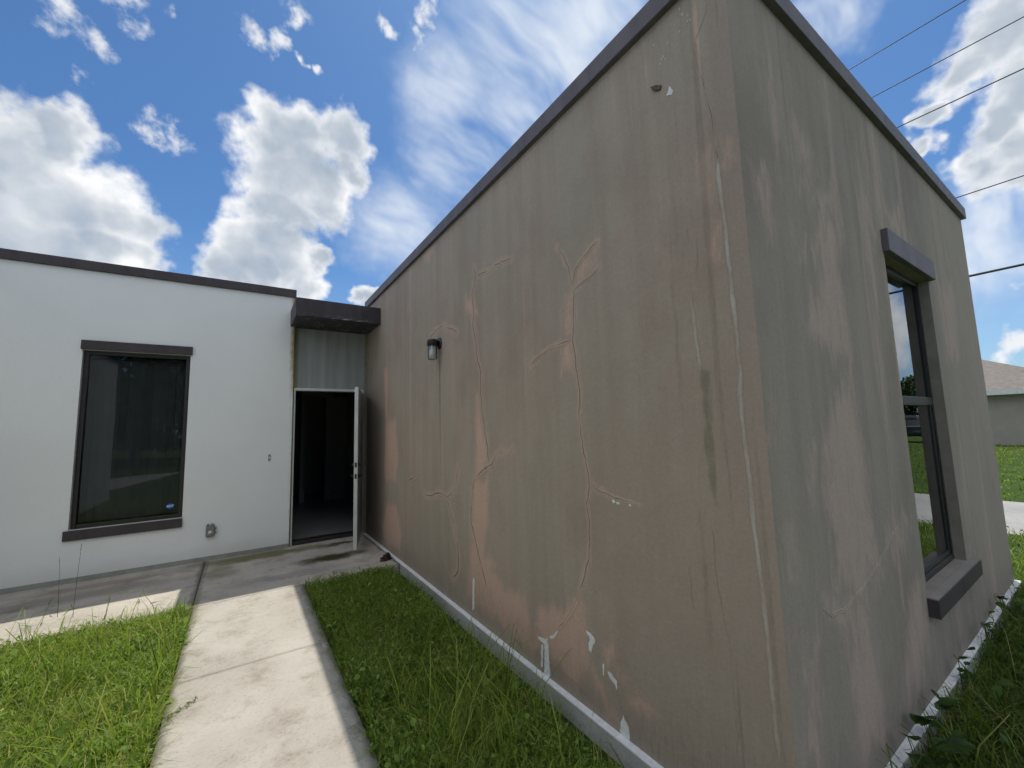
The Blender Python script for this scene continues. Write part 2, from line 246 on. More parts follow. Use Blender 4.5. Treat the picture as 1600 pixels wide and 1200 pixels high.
def paint_long(u, z):
    pk = paint_polys(u, z, LONG_PINK, .075, .05, 3)
    st = fbm(u*6, z*.25, 71)
    pk = np.maximum(pk*(.75+.5*fbm(u*14, z*6, 5)+.1), .45*sst(.16, .34, st)*sst(.2, 1.2, z))
    halo = np.zeros(u.shape)
    for key, line in LONG_CRACKS.items():
        if key in ('c8', 'c9', 'c10', 'c11', 'c12', 'c13', 'c4'): continue
        q = np.array(line); k = (u > q[:, 0].min()-.12) & (u < q[:, 0].max()+.12) & (z > q[:, 1].min()-.12) & (z < q[:, 1].max()+.12)
        if not k.any(): continue
        uu, zz = u[k], z[k]; d = np.full(uu.shape, 9.)
        for a, b in zip(q[:-1], q[1:]):
            e = b-a; t = np.clip(((uu-a[0])*e[0]+(zz-a[1])*e[1])/(e@e+1e-9), 0, 1); d = np.minimum(d, np.hypot(uu-a[0]-t*e[0], zz-a[1]-t*e[1]))
        halo[k] = np.maximum(halo[k], sst(.012, .0, d/np.maximum(uu, 1.2)-.010+.02*fbm(uu*9, zz*6, 91)))
    pk = np.maximum(pk, .42*halo)
    ol = np.maximum(paint_polys(u, z, LONG_OLIVE[:1], .02, .02, 33), .45*paint_polys(u, z, LONG_OLIVE[1:], .07, .08, 34))
    ru = np.exp(-((u-3.80+.01*fbm(u*0, z*2, 8))/.022)**2)*sst(.3, 2.1, z)*sst(2.26, 2.18, z)*.9
    ru = np.maximum(ru, .5*np.exp(-((u-3.87)/.012)**2)*sst(1.2, 2.2, z)*sst(2.25, 2.18, z))
    di = sst(.5, -.05, z+.35*fbm(u*3, z*2, 14))*.5
    di = np.maximum(di, .5*sst(6.2, 6.6, u)*sst(-.3, .3, fbm(u*9, z*.8, 44)+.1))
    di = np.maximum(di, .35*sst(3.2, 3.5, z+.25*fbm(u*5, z*.6, 46)))
    dr = fbm(u*11, z*.22, 48)
    di = np.maximum(di, .45*sst(.06, .30, dr)*sst(1.0, 3.3, z+.8*fbm(u*7, z*0, 49)))
    near = sst(1.6, 1.0, u+.3*fbm(u*2, z, 51))
    di = np.maximum(di, .6*near*sst(.08, .26, fbm(u*26, z*.5, 52)))
    pk = np.maximum(pk, .75*near*sst(.10, .30, fbm(u*22, z*.9, 53))*sst(.9, 1.7, z))
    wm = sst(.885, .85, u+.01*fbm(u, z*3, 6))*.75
    wm = np.maximum(wm, .6*sst(2.3, 1.2, u+.9*fbm(u*1.5, z*.7, 61))*sst(2.6, 1.0, z+.5*fbm(u*2, z, 62)))  # mauve lower right zone, its colour darkened to imitate weaker light
    ol = ol*(.55+1.6*np.abs(fbm(u*12, z*7, 36)))
    return dict(pink=pk, olive=ol, rust=ru, dirt=di, warm=wm)
def paint_end(u, z):
    pk = paint_polys(u, z, END_PINK, .11, .12, 103)
    st = fbm(u*5, z*.3, 171)
    pk = np.maximum(pk*(.9+1.0*fbm(u*26, z*4, 105)), .8*sst(.06, .30, st+.35*fbm(u*19, z*2.2, 106)))
    ol = .6*sst(.1, .35, fbm(u*4, z*.25, 271))
    ru = np.zeros(u.shape)
    di = sst(.45, -.05, z+.3*fbm(u*3, z*2, 114))*.5
    di = np.maximum(di, .55*sst(.56, .46, abs(u-3.9)/1.15)*sst(.36, .3, z)*sst(-.1, .3, fbm(u*9, z*.5, 118)))
    di = np.maximum(di, .6*sst(.10, .32, fbm(u*9, z*.22, 148))*sst(1.0, 3.3, z+.8*fbm(u*7, z*0, 149)))
    wm = .55*sst(4.3, 4.9, u+.3*fbm(u*2, z*.4, 161))
    return dict(pink=pk, olive=ol, rust=ru, dirt=di, warm=wm)
def paint_white(u, z):
    ru = .9*sst(.09, .0, .604-u+.03*fbm(u*9, z*4, 205))*sst(1.2, 3.0, z+.6*fbm(u*3, z*2, 207))
    ru = np.maximum(ru, .35*sst(.05, .0, .604-u+.02*fbm(u*9, z*4, 215)))
    di = sst(.22, -.03, z+.16*fbm(u*4, z*5, 214))*.45
    return dict(rust=ru, dirt=di)
def paint_panel(u, z):
    ru = np.maximum(sst(.10, .02, u-.604+.05*fbm(u*9, z*2, 304)), .8*sst(.09, .02, 1.65-u+.04*fbm(u*9, z*2, 305)))*.8
    di = .8*sst(.0, .3, fbm(u*12, z*.5, 306)+.12)
    return dict(rust=ru, dirt=di)
def grid_wall(name, axis, val, us, zs, holes, paint, mat, parent, flip):
    U, Z = np.meshgrid(us, zs, indexing='ij'); nu, nz = U.shape
    V = np.zeros((nu, nz, 3)); o = 1-axis
    V[..., axis] = val; V[..., o] = U; V[..., 2] = Z
    i, j = np.meshgrid(np.arange(nu-1), np.arange(nz-1), indexing='ij')
    cu = (us[i]+us[i+1])/2; cz = (zs[j]+zs[j+1])/2; keep = np.ones(cu.shape, bool)
    for (a, b, c, d) in holes: keep &= ~((cu > a) & (cu < b) & (cz > c) & (cz < d))
    i = i[keep]; j = j[keep]; q = np.stack([i*nz+j, (i+1)*nz+j, (i+1)*nz+j+1, i*nz+j+1], -1)
    if flip: q = q[:, ::-1]
    me = np_mesh(name, V.reshape(-1, 3), q.ravel(), np.full(len(q), 4), {k: a.ravel() for k, a in paint(U, Z).items()})
    return link(name, me, mat, parent, True)
def axis_pts(lo, hi, step, extra=(), step2=None):
    p = [lo]
    while p[-1] < hi:
        t = (p[-1]-lo)/(hi-lo); p.append(p[-1]+step+(0 if step2 is None else (step2-step)*t))
    p[-1] = hi
    return np.array(sorted(set(np.round(p, 4)) | set(extra)))

# ------------------------------------------------------------------ materials
def new_mat(name):
    m = bpy.data.materials.new(name); m.use_nodes = True; nt = m.node_tree; nt.nodes.clear()
    out = nd(nt, 'ShaderNodeOutputMaterial'); b = nd(nt, 'ShaderNodeBsdfPrincipled'); nt.links.new(b.outputs[0], out.inputs[0])
    return m, nt, b, out
def setc(nt, b, col, rough=.8, spec=.3, bump=None, bs=.3, bd=.01, metal=0.0):
    if isinstance(col, bpy.types.NodeSocket): nt.links.new(col, b.inputs['Base Color'])
    else: b.inputs['Base Color'].default_value = (*col[:3], 1)
    if isinstance(rough, bpy.types.NodeSocket): nt.links.new(rough, b.inputs['Roughness'])
    else: b.inputs['Roughness'].default_value = rough
    b.inputs['Specular IOR Level'].default_value = spec; b.inputs['Metallic'].default_value = metal
    if bump is not None:
        bn = nd(nt, 'ShaderNodeBump', {'Strength': bs, 'Distance': bd, 'Height': bump}); nt.links.new(bn.outputs[0], b.inputs['Normal'])
def pos(nt): return nd(nt, 'ShaderNodeNewGeometry').outputs['Position']
def sc(nt, v, s): return vmth(nt, 'MULTIPLY', v, s)
def attr(nt, n): return nd(nt, 'ShaderNodeAttribute', attribute_name=n).outputs['Fac']
def plain(name, col, rough=.6, var=.12, nscale=14, spec=.35, bscale=90, bs=.12, metal=0.0):
    m, nt, b, _ = new_mat(name); p = nd(nt, 'ShaderNodeTexCoord').outputs['Object'] if False else pos(nt)
    n = noise(nt, p, nscale, 5, .6); f = smooth(nt, n, .25, .75)
    c = mixc(nt, f, tuple(x*(1-var) for x in col[:3]), tuple(min(1, x*(1+var)) for x in col[:3]))
    setc(nt, b, c, rough, spec, noise(nt, p, bscale, 3), bs, .004, metal); return m

def stucco(name, a, bcol, pink, olive, warm, coarse=1.0):
    m, nt, b, _ = new_mat(name); p = pos(nt)
    big = noise(nt, sc(nt, p, (1, 1, .55)), 1.3, 4, .55); streak = noise(nt, sc(nt, p, (9, 9, .45)), 1.0, 5, .6)
    fine = noise(nt, p, 85, 4, .6); speck = noise(nt, p, 150, 2, .5)
    c = mixc(nt, smooth(nt, big, .3, .7), a, bcol)
    c = mixc(nt, mth(nt, 'MULTIPLY', smooth(nt, streak, .35, .8), .48), c, tuple(x*.72 for x in a))
    c = mixc(nt, mth(nt, 'MULTIPLY', smooth(nt, noise(nt, sc(nt, p, (23, 23, .8)), 1, 4, .6), .55, .8), .35), c, tuple(min(1, x*1.22) for x in bcol))
    cl_ = noise(nt, sc(nt, p, (1, 1, .7)), 2.1, 5, .6)
    c = mixc(nt, smooth(nt, cl_, .42, .75, 0, .5), c, tuple(x*k for x, k in zip(a, (.72, .66, .66))))
    wob = mth(nt, 'MULTIPLY', mth(nt, 'SUBTRACT', noise(nt, sc(nt, p, (1, 1, .16)), 60, 5, .72), .5), 1.3)
    def msk(n, lo=.25, hi=.75, k=1.0):
        at = attr(nt, n); on = smooth(nt, at, .0, .12)
        return mth(nt, 'MULTIPLY', smooth(nt, mth(nt, 'MULTIPLY_ADD', wob, on, at), lo, hi), k)
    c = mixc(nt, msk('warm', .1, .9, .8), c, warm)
    c = mixc(nt, msk('olive', .2, .8, .7), c, olive)
    c = mixc(nt, msk('pink', .08, .95, .84), c, pink)
    c = mixc(nt, msk('dirt', .1, .9, .55), c, tuple(x*.5 for x in a))
    c = mixc(nt, msk('rust', .1, .9, .6), c, (.17, .10, .055))
    c = mixc(nt, mth(nt, 'MULTIPLY', attr(nt, 'ridge'), .5), c, tuple(min(1, x*1.42) for x in warm))
    c = mixc(nt, mth(nt, 'MULTIPLY', attr(nt, 'gap'), .8), c, (.07, .055, .045))
    c = mixc(nt, mth(nt, 'MULTIPLY', attr(nt, 'caulk'), .75), c, (.52, .50, .46))
    c = mixc(nt, mth(nt, 'MULTIPLY', smooth(nt, speck, .68, .76), .35), c, tuple(x*.45 for x in a))
    c = mixc(nt, .5, c, mixc(nt, mth(nt, 'ADD', .34, mth(nt, 'MULTIPLY', fine, .32)), (0, 0, 0), (1, 1, 1)), 'OVERLAY')
    h = mth(nt, 'ADD', mth(nt, 'MULTIPLY', noise(nt, p, 240, 3, .6), .5), mth(nt, 'MULTIPLY', noise(nt, p, 28, 4, .5), 1.2))
    setc(nt, b, c, .86, .22, h, .32*coarse, .006); return m
M = {}
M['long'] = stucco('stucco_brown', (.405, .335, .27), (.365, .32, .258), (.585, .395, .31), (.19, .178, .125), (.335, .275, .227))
M['end'] = stucco('stucco_grey_brown', (.30, .268, .23), (.335, .295, .25), (.445, .35, .298), (.235, .218, .188), (.39, .335, .28))

def white_stucco():
    m, nt, b, _ = new_mat('stucco_white'); p = pos(nt)
    big = noise(nt, p, 1.1, 4, .5)
    c = mixc(nt, smooth(nt, big, .3, .7), (.76, .785, .785), (.80, .825, .825))
    c = mixc(nt, mth(nt, 'MULTIPLY', attr(nt, 'dirt'), .5), c, (.30, .31, .27))
    r = attr(nt, 'rust'); rn = mth(nt, 'MULTIPLY', mth(nt, 'SUBTRACT', noise(nt, sc(nt, p, (1, 1, .25)), 40, 5, .7), .5), smooth(nt, r, 0, .1))
    c = mixc(nt, smooth(nt, mth(nt, 'ADD', r, rn), .15, .95), c, (.36, .27, .13))
    h = mth(nt, 'ADD', mth(nt, 'MULTIPLY', noise(nt, p, 200, 3, .6), .5), noise(nt, p, 22, 4, .5))
    setc(nt, b, c, .85, .2, h, .3, .006); return m
M['white'] = white_stucco()
def panel_mat():
    m, nt, b, _ = new_mat('stucco_panel_grey'); p = pos(nt)
    s1 = noise(nt, sc(nt, p, (16, 16, .6)), 1, 5, .6)
    c = mixc(nt, smooth(nt, s1, .3, .7), (.28, .305, .30), (.36, .385, .38))
    c = mixc(nt, mth(nt, 'MULTIPLY', attr(nt, 'dirt'), .55), c, (.22, .24, .23))
    r = attr(nt, 'rust'); rn = mth(nt, 'MULTIPLY', mth(nt, 'SUBTRACT', noise(nt, sc(nt, p, (1, 1, .3)), 45, 5, .7), .5), smooth(nt, r, 0, .1))
    c = mixc(nt, smooth(nt, mth(nt, 'ADD', r, rn), .2, .95), c, (.20, .19, .10))
    setc(nt, b, c, .8, .25, noise(nt, p, 120, 4), .2, .004); return m
M['panel'] = panel_mat()
def trim_mat(name, col, chips=0.0):
    m, nt, b, _ = new_mat(name); p = pos(nt)
    n = noise(nt, sc(nt, p, (3, 3, 1)), 3, 5, .6)
    c = mixc(nt, smooth(nt, n, .3, .7), tuple(x*.85 for x in col), tuple(x*1.2 for x in col))
    if chips:
        z = nd(nt, 'ShaderNodeSeparateXYZ', {0: p}).outputs[2]
        band = smooth(nt, mth(nt, 'ABSOLUTE', mth(nt, 'SUBTRACT', z, 3.07)), .05, .0)
        ch = mth(nt, 'MULTIPLY', smooth(nt, noise(nt, sc(nt, p, (6, 6, 24)), 1.6, 6, .7), .55, .66), band)
        c = mixc(nt, mth(nt, 'MULTIPLY', ch, .7), c, (.4, .4, .38))
    setc(nt, b, c, .55, .4, noise(nt, p, 130, 3), .15, .003); return m
M['trim'] = trim_mat('dark_trim', (.052, .042, .047))
M['trim_faded'] = trim_mat('faded_trim', (.115, .10, .11))
M['trim_canopy'] = trim_mat('canopy_paint', (.036, .032, .04), 1)
M['bronze'] = plain('bronze_frame', (.022, .021, .023), .4, .15, 20, .5)
M['reveal'] = plain('cream_reveal', (.62, .61, .53), .8)
M['stucco_reveal'] = plain('grey_reveal', (.27, .245, .21), .85, .15, 6)
M['black'] = plain('black_metal', (.012, .012, .015), .35, .2, 30, .5)
M['grey_plastic'] = plain('grey_box', (.21, .215, .20), .6, .2, 40)
M['door'] = plain('door_paint', (.62, .63, .62), .45, .06, 6, .45)
M['door_out'] = plain('door_face_shade_grey', (.33, .34, .35), .5, .25, 5, .4)  # door white darkened to grey so the wall-side face looks shaded
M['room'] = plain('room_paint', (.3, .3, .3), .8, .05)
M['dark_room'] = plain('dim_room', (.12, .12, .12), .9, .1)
M['wire'] = plain('wire_black', (.02, .02, .022), .6)
M['soil'] = plain('soil', (.075, .06, .04), .95, .3, 12)
M['chip'] = plain('bare_primer', (.70, .73, .72), .8, .1, 50)
M['crumb'] = plain('lifted_paint', (.52, .49, .43), .85); M['burr'] = plain('peeled_skin', (.12, .10, .08), .85)
M['dim'] = M['black']; M['roof'] = plain('roof_membrane', (.35, .35, .34), .9)
M['blind'] = plain('blind_fabric', (.15, .155, .16), .7, .1, 6)

def glass_mat(name, tint, gain):
    m = bpy.data.materials.new(name); m.use_nodes = True; nt = m.node_tree; nt.nodes.clear()
    fr = nd(nt, 'ShaderNodeFresnel', {'IOR': 1.52}).outputs[0]
    f = mth(nt, 'MULTIPLY', fr, gain, clamp=True)
    wave = nd(nt, 'ShaderNodeBump', {'Strength': .02, 'Distance': .02, 'Height': noise(nt, pos(nt), 1.2, 2)}).outputs[0]
    g = nd(nt, 'ShaderNodeBsdfGlossy', {'Color': (.93, .95, .97, 1), 'Roughness': 0.0, 'Normal': wave})
    t = nd(nt, 'ShaderNodeBsdfTransparent', {'Color': (*tint, 1)})
    mx = nd(nt, 'ShaderNodeMixShader', {0: f, 1: t.outputs[0], 2: g.outputs[0]})
    nt.links.new(mx.outputs[0], nd(nt, 'ShaderNodeOutputMaterial').inputs[0]); return m
M['glass'] = glass_mat('window_glass', (.72, .75, .76), .62)
M['glass_side'] = glass_mat('side_window_glass', (.62, .65, .66), 1.3)
M['jar'] = glass_mat('jar_glass', (.96, .97, .965), .9)

def concrete(name, a, bcol, dirt, amount, seed, apron=False):
    m, nt, b, _ = new_mat(name); p = vmth(nt, 'ADD', pos(nt), (seed, seed*.7, 0))
    big = noise(nt, p, 1.6, 6, .62); mid = noise(nt, p, 4.2, 7, .72)
    fine = noise(nt, sc(nt, p, (1, 1.3, 1)), 70, 5, .75); grit = noise(nt, p, 320, 2, .5)
    c = mixc(nt, smooth(nt, big, .3, .7), a, bcol)
    c = mixc(nt, mth(nt, 'MULTIPLY', smooth(nt, mid, .46, .78), amount), c, dirt)
    sp = smooth(nt, fine, .52, .72)
    c = mixc(nt, mth(nt, 'MULTIPLY', sp, mth(nt, 'MULTIPLY_ADD', smooth(nt, mid, .4, .7), .45, .42)), c, tuple(x*.55 for x in dirt))
    c = mixc(nt, mth(nt, 'MULTIPLY', smooth(nt, grit, .3, .1), .3), c, tuple(min(1, x*1.4) for x in bcol))
    c = mixc(nt, smooth(nt, attr(nt, 'edge'), .2, 1.0, 0, .6), c, (.13, .12, .10))
    if apron:
        q = pos(nt)
        for (x, y, rx, ry, col, k) in ((1.0, 5.74, .48, .19, (.055, .043, .012), 1.0), (1.2, 6.35, .36, .13, (.06, .048, .02), .9), (0.3, 6.40, 1.0, .22, (.16, .15, .07), .9),
                                       (-1.6, 6.0, 1.4, .22, (.14, .12, .10), .5), (-.15, 6.0, .22, .4, (.19, .18, .09), .5), (-1.2, 6.3, .8, .14, (.24, .16, .11), .5),
                                       (.55, 5.35, .8, .15, (.17, .17, .17), .4)):
            e = vmth(nt, 'LENGTH', vmth(nt, 'MULTIPLY', vmth(nt, 'SUBTRACT', vmth(nt, 'ADD', q, vmth(nt, 'SCALE', vmth(nt, 'SUBTRACT', noise(nt, q, 4, 5, .65, 'Color'), (.5, .5, .5)), scale=.35)), (x, y, -.05)), (1/rx, 1/ry, 0)))
            c = mixc(nt, mth(nt, 'MULTIPLY', smooth(nt, e, 1.1, .35), k), c, col)
    h = mth(nt, 'ADD', mth(nt, 'MULTIPLY', fine, .7), mth(nt, 'MULTIPLY', noise(nt, p, 30, 4, .6), .8))
    setc(nt, b, c, .88, .25, h, .6, .008); return m
M['path'] = concrete('path_concrete', (.42, .39, .34), (.52, .49, .435), (.25, .215, .17), .8, 0)
M['apron'] = concrete('apron_concrete', (.46, .425, .37), (.58, .53, .455), (.25, .23, .195), .9, 4.4, True)
M['plinth'] = concrete('plinth_concrete', (.52, .54, .53), (.60, .62, .61), (.33, .34, .31), .5, 9.1)
M['plinth_wall'] = plain('left_wing_stucco', (.74, .72, .68), .85, .08, 2); M['strip'] = plain('foundation_strip', (.27, .285, .26), .85, .15, 9)
M['ledge'] = plain('ledge_white', (.84, .85, .85), .7, .1, 30)
M['road'] = concrete('road_concrete', (.34, .33, .315), (.40, .39, .37), (.25, .24, .22), .4, 2.2)

def leaf_mat(name, cols, trans=.35, rough=.55):
    m, nt, b, out = new_mat(name)
    r = attr(nt, 'rnd')
    ramp = nd(nt, 'ShaderNodeValToRGB', {'Fac': r}); e = ramp.color_ramp.elements
    e[0].position = 0; e[0].color = (*cols[0], 1); e[1].position = 1; e[1].color = (*cols[-1], 1)
    for i, c in enumerate(cols[1:-1]):
        x = e.new((i+1)/(len(cols)-1)); x.color = (*c, 1)
    setc(nt, b, ramp.outputs[0], rough, .3)
    tr = nd(nt, 'ShaderNodeBsdfTranslucent', {'Color': mixc(nt, 1.0, ramp.outputs[0], (1.25, 1.25, .6, 1), 'MULTIPLY')})
    mx = nd(nt, 'ShaderNodeMixShader', {0: trans, 1: b.outputs[0], 2: tr.outputs[0]})
    nt.links.new(mx.outputs[0], out.inputs[0]); return m
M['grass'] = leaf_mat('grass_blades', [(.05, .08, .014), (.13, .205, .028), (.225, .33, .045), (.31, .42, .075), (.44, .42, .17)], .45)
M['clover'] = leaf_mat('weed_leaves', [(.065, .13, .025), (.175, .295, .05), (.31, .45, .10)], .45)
M['grass_shade_dark'] = leaf_mat('shade_darkened_grass', [(.03, .055, .012), (.07, .12, .018), (.12, .18, .026), (.16, .23, .04), (.25, .26, .08)], .4)  # darker copy of the lawn blades, shade put into the greens
M['weed_shade_dark'] = leaf_mat('shade_darkened_weeds', [(.03, .06, .014), (.07, .13, .025), (.12, .20, .04)], .4)  # weed greens darkened the same way to look shaded
M['straw'] = leaf_mat('dry_straw', [(.20, .17, .08), (.30, .25, .13)], .2)
M['tree_leaf'] = leaf_mat('tree_leaves', [(.02, .04, .012), (.04, .075, .02), (.06, .10, .03)], .25)
M['bark'] = plain('bark', (.10, .08, .06), .9, .3, 20)
def ground_mat():
    m, nt, b, _ = new_mat('lawn_ground'); p = pos(nt)
    n = noise(nt, p, 1.1, 6, .65); f = noise(nt, p, 38, 5, .7)
    c = mixc(nt, smooth(nt, n, .3, .7), (.055, .105, .02), (.095, .15, .032))
    c = mixc(nt, smooth(nt, f, .35, .75), c, (.035, .055, .014))
    c = mixc(nt, smooth(nt, noise(nt, p, 7, 5, .6), .6, .8, 0, .5), c, (.17, .16, .08))
    setc(nt, b, c, .95, .1, f, .8, .05); return m
M['lawn'] = ground_mat()

# ------------------------------------------------------------------ setting
GZ, SZ, FZ = -.16, -.05, -.035           # soil, slab top, foundation top
XW, YW = 1.65, .769                      # long wall plane, end wall plane
YF, YP = 6.60, 6.66                      # white wall plane, door panel plane
TOP, CB = 3.60, 3.49                     # parapet top, coping bottom
XE = 6.05                                # far end of the brown wing
XL = -2.73                               # wing on the left

g = MB(); N = 40
g.quad((-600, -600, GZ), (600, -600, GZ), (600, 600, GZ), (-600, 600, GZ))
tag(g.build('ground', M['lawn']), kind='structure')
rd = MB().box((8.95, -300, GZ-.1), (12.2, 300, GZ+.006)); tag(rd.build('road', M['road']), kind='structure')
dv = MB(); dv.v = [(-30, -10.6, GZ+.005), (-3.3, -5.2, GZ+.005), (-2.9, -7.4, GZ+.005), (-2.3, -10.9, GZ+.005), (8.9, -14.0, GZ+.005), (8.9, -16.5, GZ+.005), (-3.4, -11.0, GZ+.005), (-4.3, -10.0, GZ+.005), (-30, -16, GZ+.005)]
dv.f = [(0, 8, 7, 1), (1, 7, 6, 2), (2, 6, 3), (3, 6, 5, 4)]
tag(dv.build('driveway', M['road']), kind='structure')

def slab(name, x0, x1, y0, y1, top, mat, parent, step=.03, rag=.006):
    nx = max(2, int((x1-x0)/step)); ny = max(2, int((y1-y0)/step))
    X, Y = np.meshgrid(np.linspace(x0, x1, nx), np.linspace(y0, y1, ny), indexing='ij')
    ed = np.minimum(np.minimum(X-x0, x1-X), np.minimum(Y-y0, y1-Y))
    Zt = top+.004*fbm(X*2, Y*2, 500)-.003*sst(.02, 0, ed)
    V = np.stack([X, Y, Zt], -1).reshape(-1, 3)
    lo = V.copy(); i, j = np.meshgrid(np.arange(nx-1), np.arange(ny-1), indexing='ij')
    q = np.stack([i*ny+j, (i+1)*ny+j, (i+1)*ny+j+1, i*ny+j+1], -1).reshape(-1, 4)
    rim = [(a, 0) for a in range(nx)]+[(nx-1, b) for b in range(1, ny)]+[(a, ny-1) for a in range(nx-2, -1, -1)]+[(0, b) for b in range(ny-2, 0, -1)]
    ids = np.array([a*ny+b for a, b in rim]); B = V[ids].copy(); B[:, 2] = top-.14; n0 = len(V)
    k = np.arange(len(ids)); sq = np.stack([ids[k], n0+k, n0+(k+1) % len(ids), ids[(k+1) % len(ids)]], -1)
    Q = np.concatenate([q, sq]); ex = np.minimum(X-x0, x1-X)
    e = np.concatenate([np.maximum(sst(.075, 0, ex+.06*fbm(X*14, Y*9, 510)), .35*sst(.025, 0, ed)).ravel(), np.ones(len(ids))*.8])
    me = np_mesh(name, np.concatenate([V, B]), Q.ravel(), np.full(len(Q), 4), {'edge': e})
    return link(name, me, mat, parent, False)
path = empty('path', (0, 0, SZ)); tag(path, kind='structure')
for y0, y1 in ((3.530, 4.948), (2.126, 3.526), (.72, 2.122), (-.69, .716), (-2.1, -.694), (-3.5, -2.104), (-5.2, -3.504)):
    child(slab('slab', -.31, .60, y0, y1, SZ, M['path'], None), path)
apron = empty('apron', (0, 5.8, SZ)); tag(apron, kind='structure')
child(slab('slab', XL+.03, -.323, 4.98, YF+.02, SZ+.002, M['apron'], None), apron)
child(slab('slab', -.314, XW-.028, 4.953, YP+.03, SZ, M['apron'], None), apron)

# ------------------------------------------------------------------ the house
house = empty('house', (XW, YW, GZ))
tag(house, 'flat-roofed stucco house with a stained brown wing and a white wing around a path', 'house')
H = lambda o, lab=None: (child(o, house), tag(o, lab))[0]

# walls
us = axis_pts(YW, YP, .0065, (), .014); zs = axis_pts(FZ, CB+.02, .0085)
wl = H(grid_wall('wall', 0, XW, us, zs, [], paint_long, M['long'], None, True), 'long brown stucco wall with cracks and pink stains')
WX0, WX1, WZ0, WZ1 = 3.37, 4.39, .47, 2.55
ue = axis_pts(XW, XE, .0075, (WX0, WX1), .013); ze = axis_pts(FZ, CB+.02, .0085, (WZ0, WZ1))
we = H(grid_wall('wall', 1, YW, ue, ze, [(WX0, WX1, WZ0, WZ1)], paint_end, M['end'], None, False), 'grey-brown stucco end wall with faded streaks and tall window')
LX0, LX1, LZ0, LZ1 = -1.555, -.57, .515, 2.545
ul = axis_pts(XL, .604, .03, (LX0, LX1)); zl = axis_pts(FZ, CB+.02, .03, (LZ0, LZ1))
ww = H(grid_wall('wall', 1, YF, ul, zl, [(LX0, LX1, LZ0, LZ1)], paint_white, M['white'], None, False), 'white stucco wall with tall window')
DX0, DX1, DZ1 = .625, 1.60, 2.165
up_ = axis_pts(.604, XW-.001, .02, (DX0, DX1)); zp = axis_pts(FZ, 3.12, .02, (DZ1,))
wp = H(grid_wall('wall', 1, YP, up_, zp, [(DX0, DX1, -1, DZ1)], paint_panel, M['panel'], None, False), 'grey streaked wall panel above the door')
# back faces, roofs and hidden outer walls that close the wings
sh = MB()
sh.box((XE-.2, YW+.002, FZ), (XE, 12.0, CB))                       # east wall
sh.box((XL, 12.0, FZ), (XE, 12.2, CB))                             # north wall
sh.box((.604-.14, YF+.003, FZ), (.604, YP+.2, CB+.02))             # wall end beside the door
H(sh.build('wall', M['white']))
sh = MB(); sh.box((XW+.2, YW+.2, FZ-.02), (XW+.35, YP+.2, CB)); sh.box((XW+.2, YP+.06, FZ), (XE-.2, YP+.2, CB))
H(sh.build('wall', M['dark_room']))
rf = MB(); rf.box((XW+.03, YW+.03, 3.25), (XE-.03, YP, 3.35)); rf.box((XL+.01, YP+.02, 3.25), (XE-.03, 12.1, 3.35))
H(rf.build('roof', M['roof']))
lw = MB(); lw.box((XL-5, -1.12, FZ), (XL-.002, YF-.002, CB+.02)); lw.box((XL-5, YF-.003, FZ), (XL-.001, 12.1, CB+.02))
H(lw.build('wall', M['plinth_wall']), 'plain grey wall of the left wing')
# copings
def coping(a, b, m='trim'): return H(MB().box(a, b).build('coping', M[m], None, .004))
cp = .035
coping((XW-cp, YW-cp, CB), (XW+.22, YP+.05, TOP), 'trim_faded'); coping((XW+.221, YW-cp, CB), (XE+cp, YW+.2, TOP), 'trim_faded')
coping((XE-.18, YW+.201, CB), (XE+cp, 12, TOP)); coping((XL+.04, YF-cp, CB), (.604+.012, YF+.2, TOP)); coping((XL-.2, -1.155, CB), (XL+.039, YF+.2, TOP))
# foundation ledge: grey face, white top
def ledge(a, b, mat='plinth', name='plinth'): return H(MB().box(a, b).build(name, M[mat], None, .003))
ledge((XW-.028, YW-.028, GZ-.1), (XW+.05, YP, FZ-.006)); ledge((XW+.051, YW-.028, GZ-.1), (XE+.028, YW+.05, FZ-.006))
ledge((XW-.038, YW-.038, FZ-.012), (XW+.02, YP, FZ), 'ledge', 'ledge'); ledge((XW+.021, YW-.038, FZ-.012), (XE+.038, YW+.02, FZ), 'ledge', 'ledge')
ledge((XL, YF-.012, SZ-.1), (.606, YF+.05, .004), 'strip')

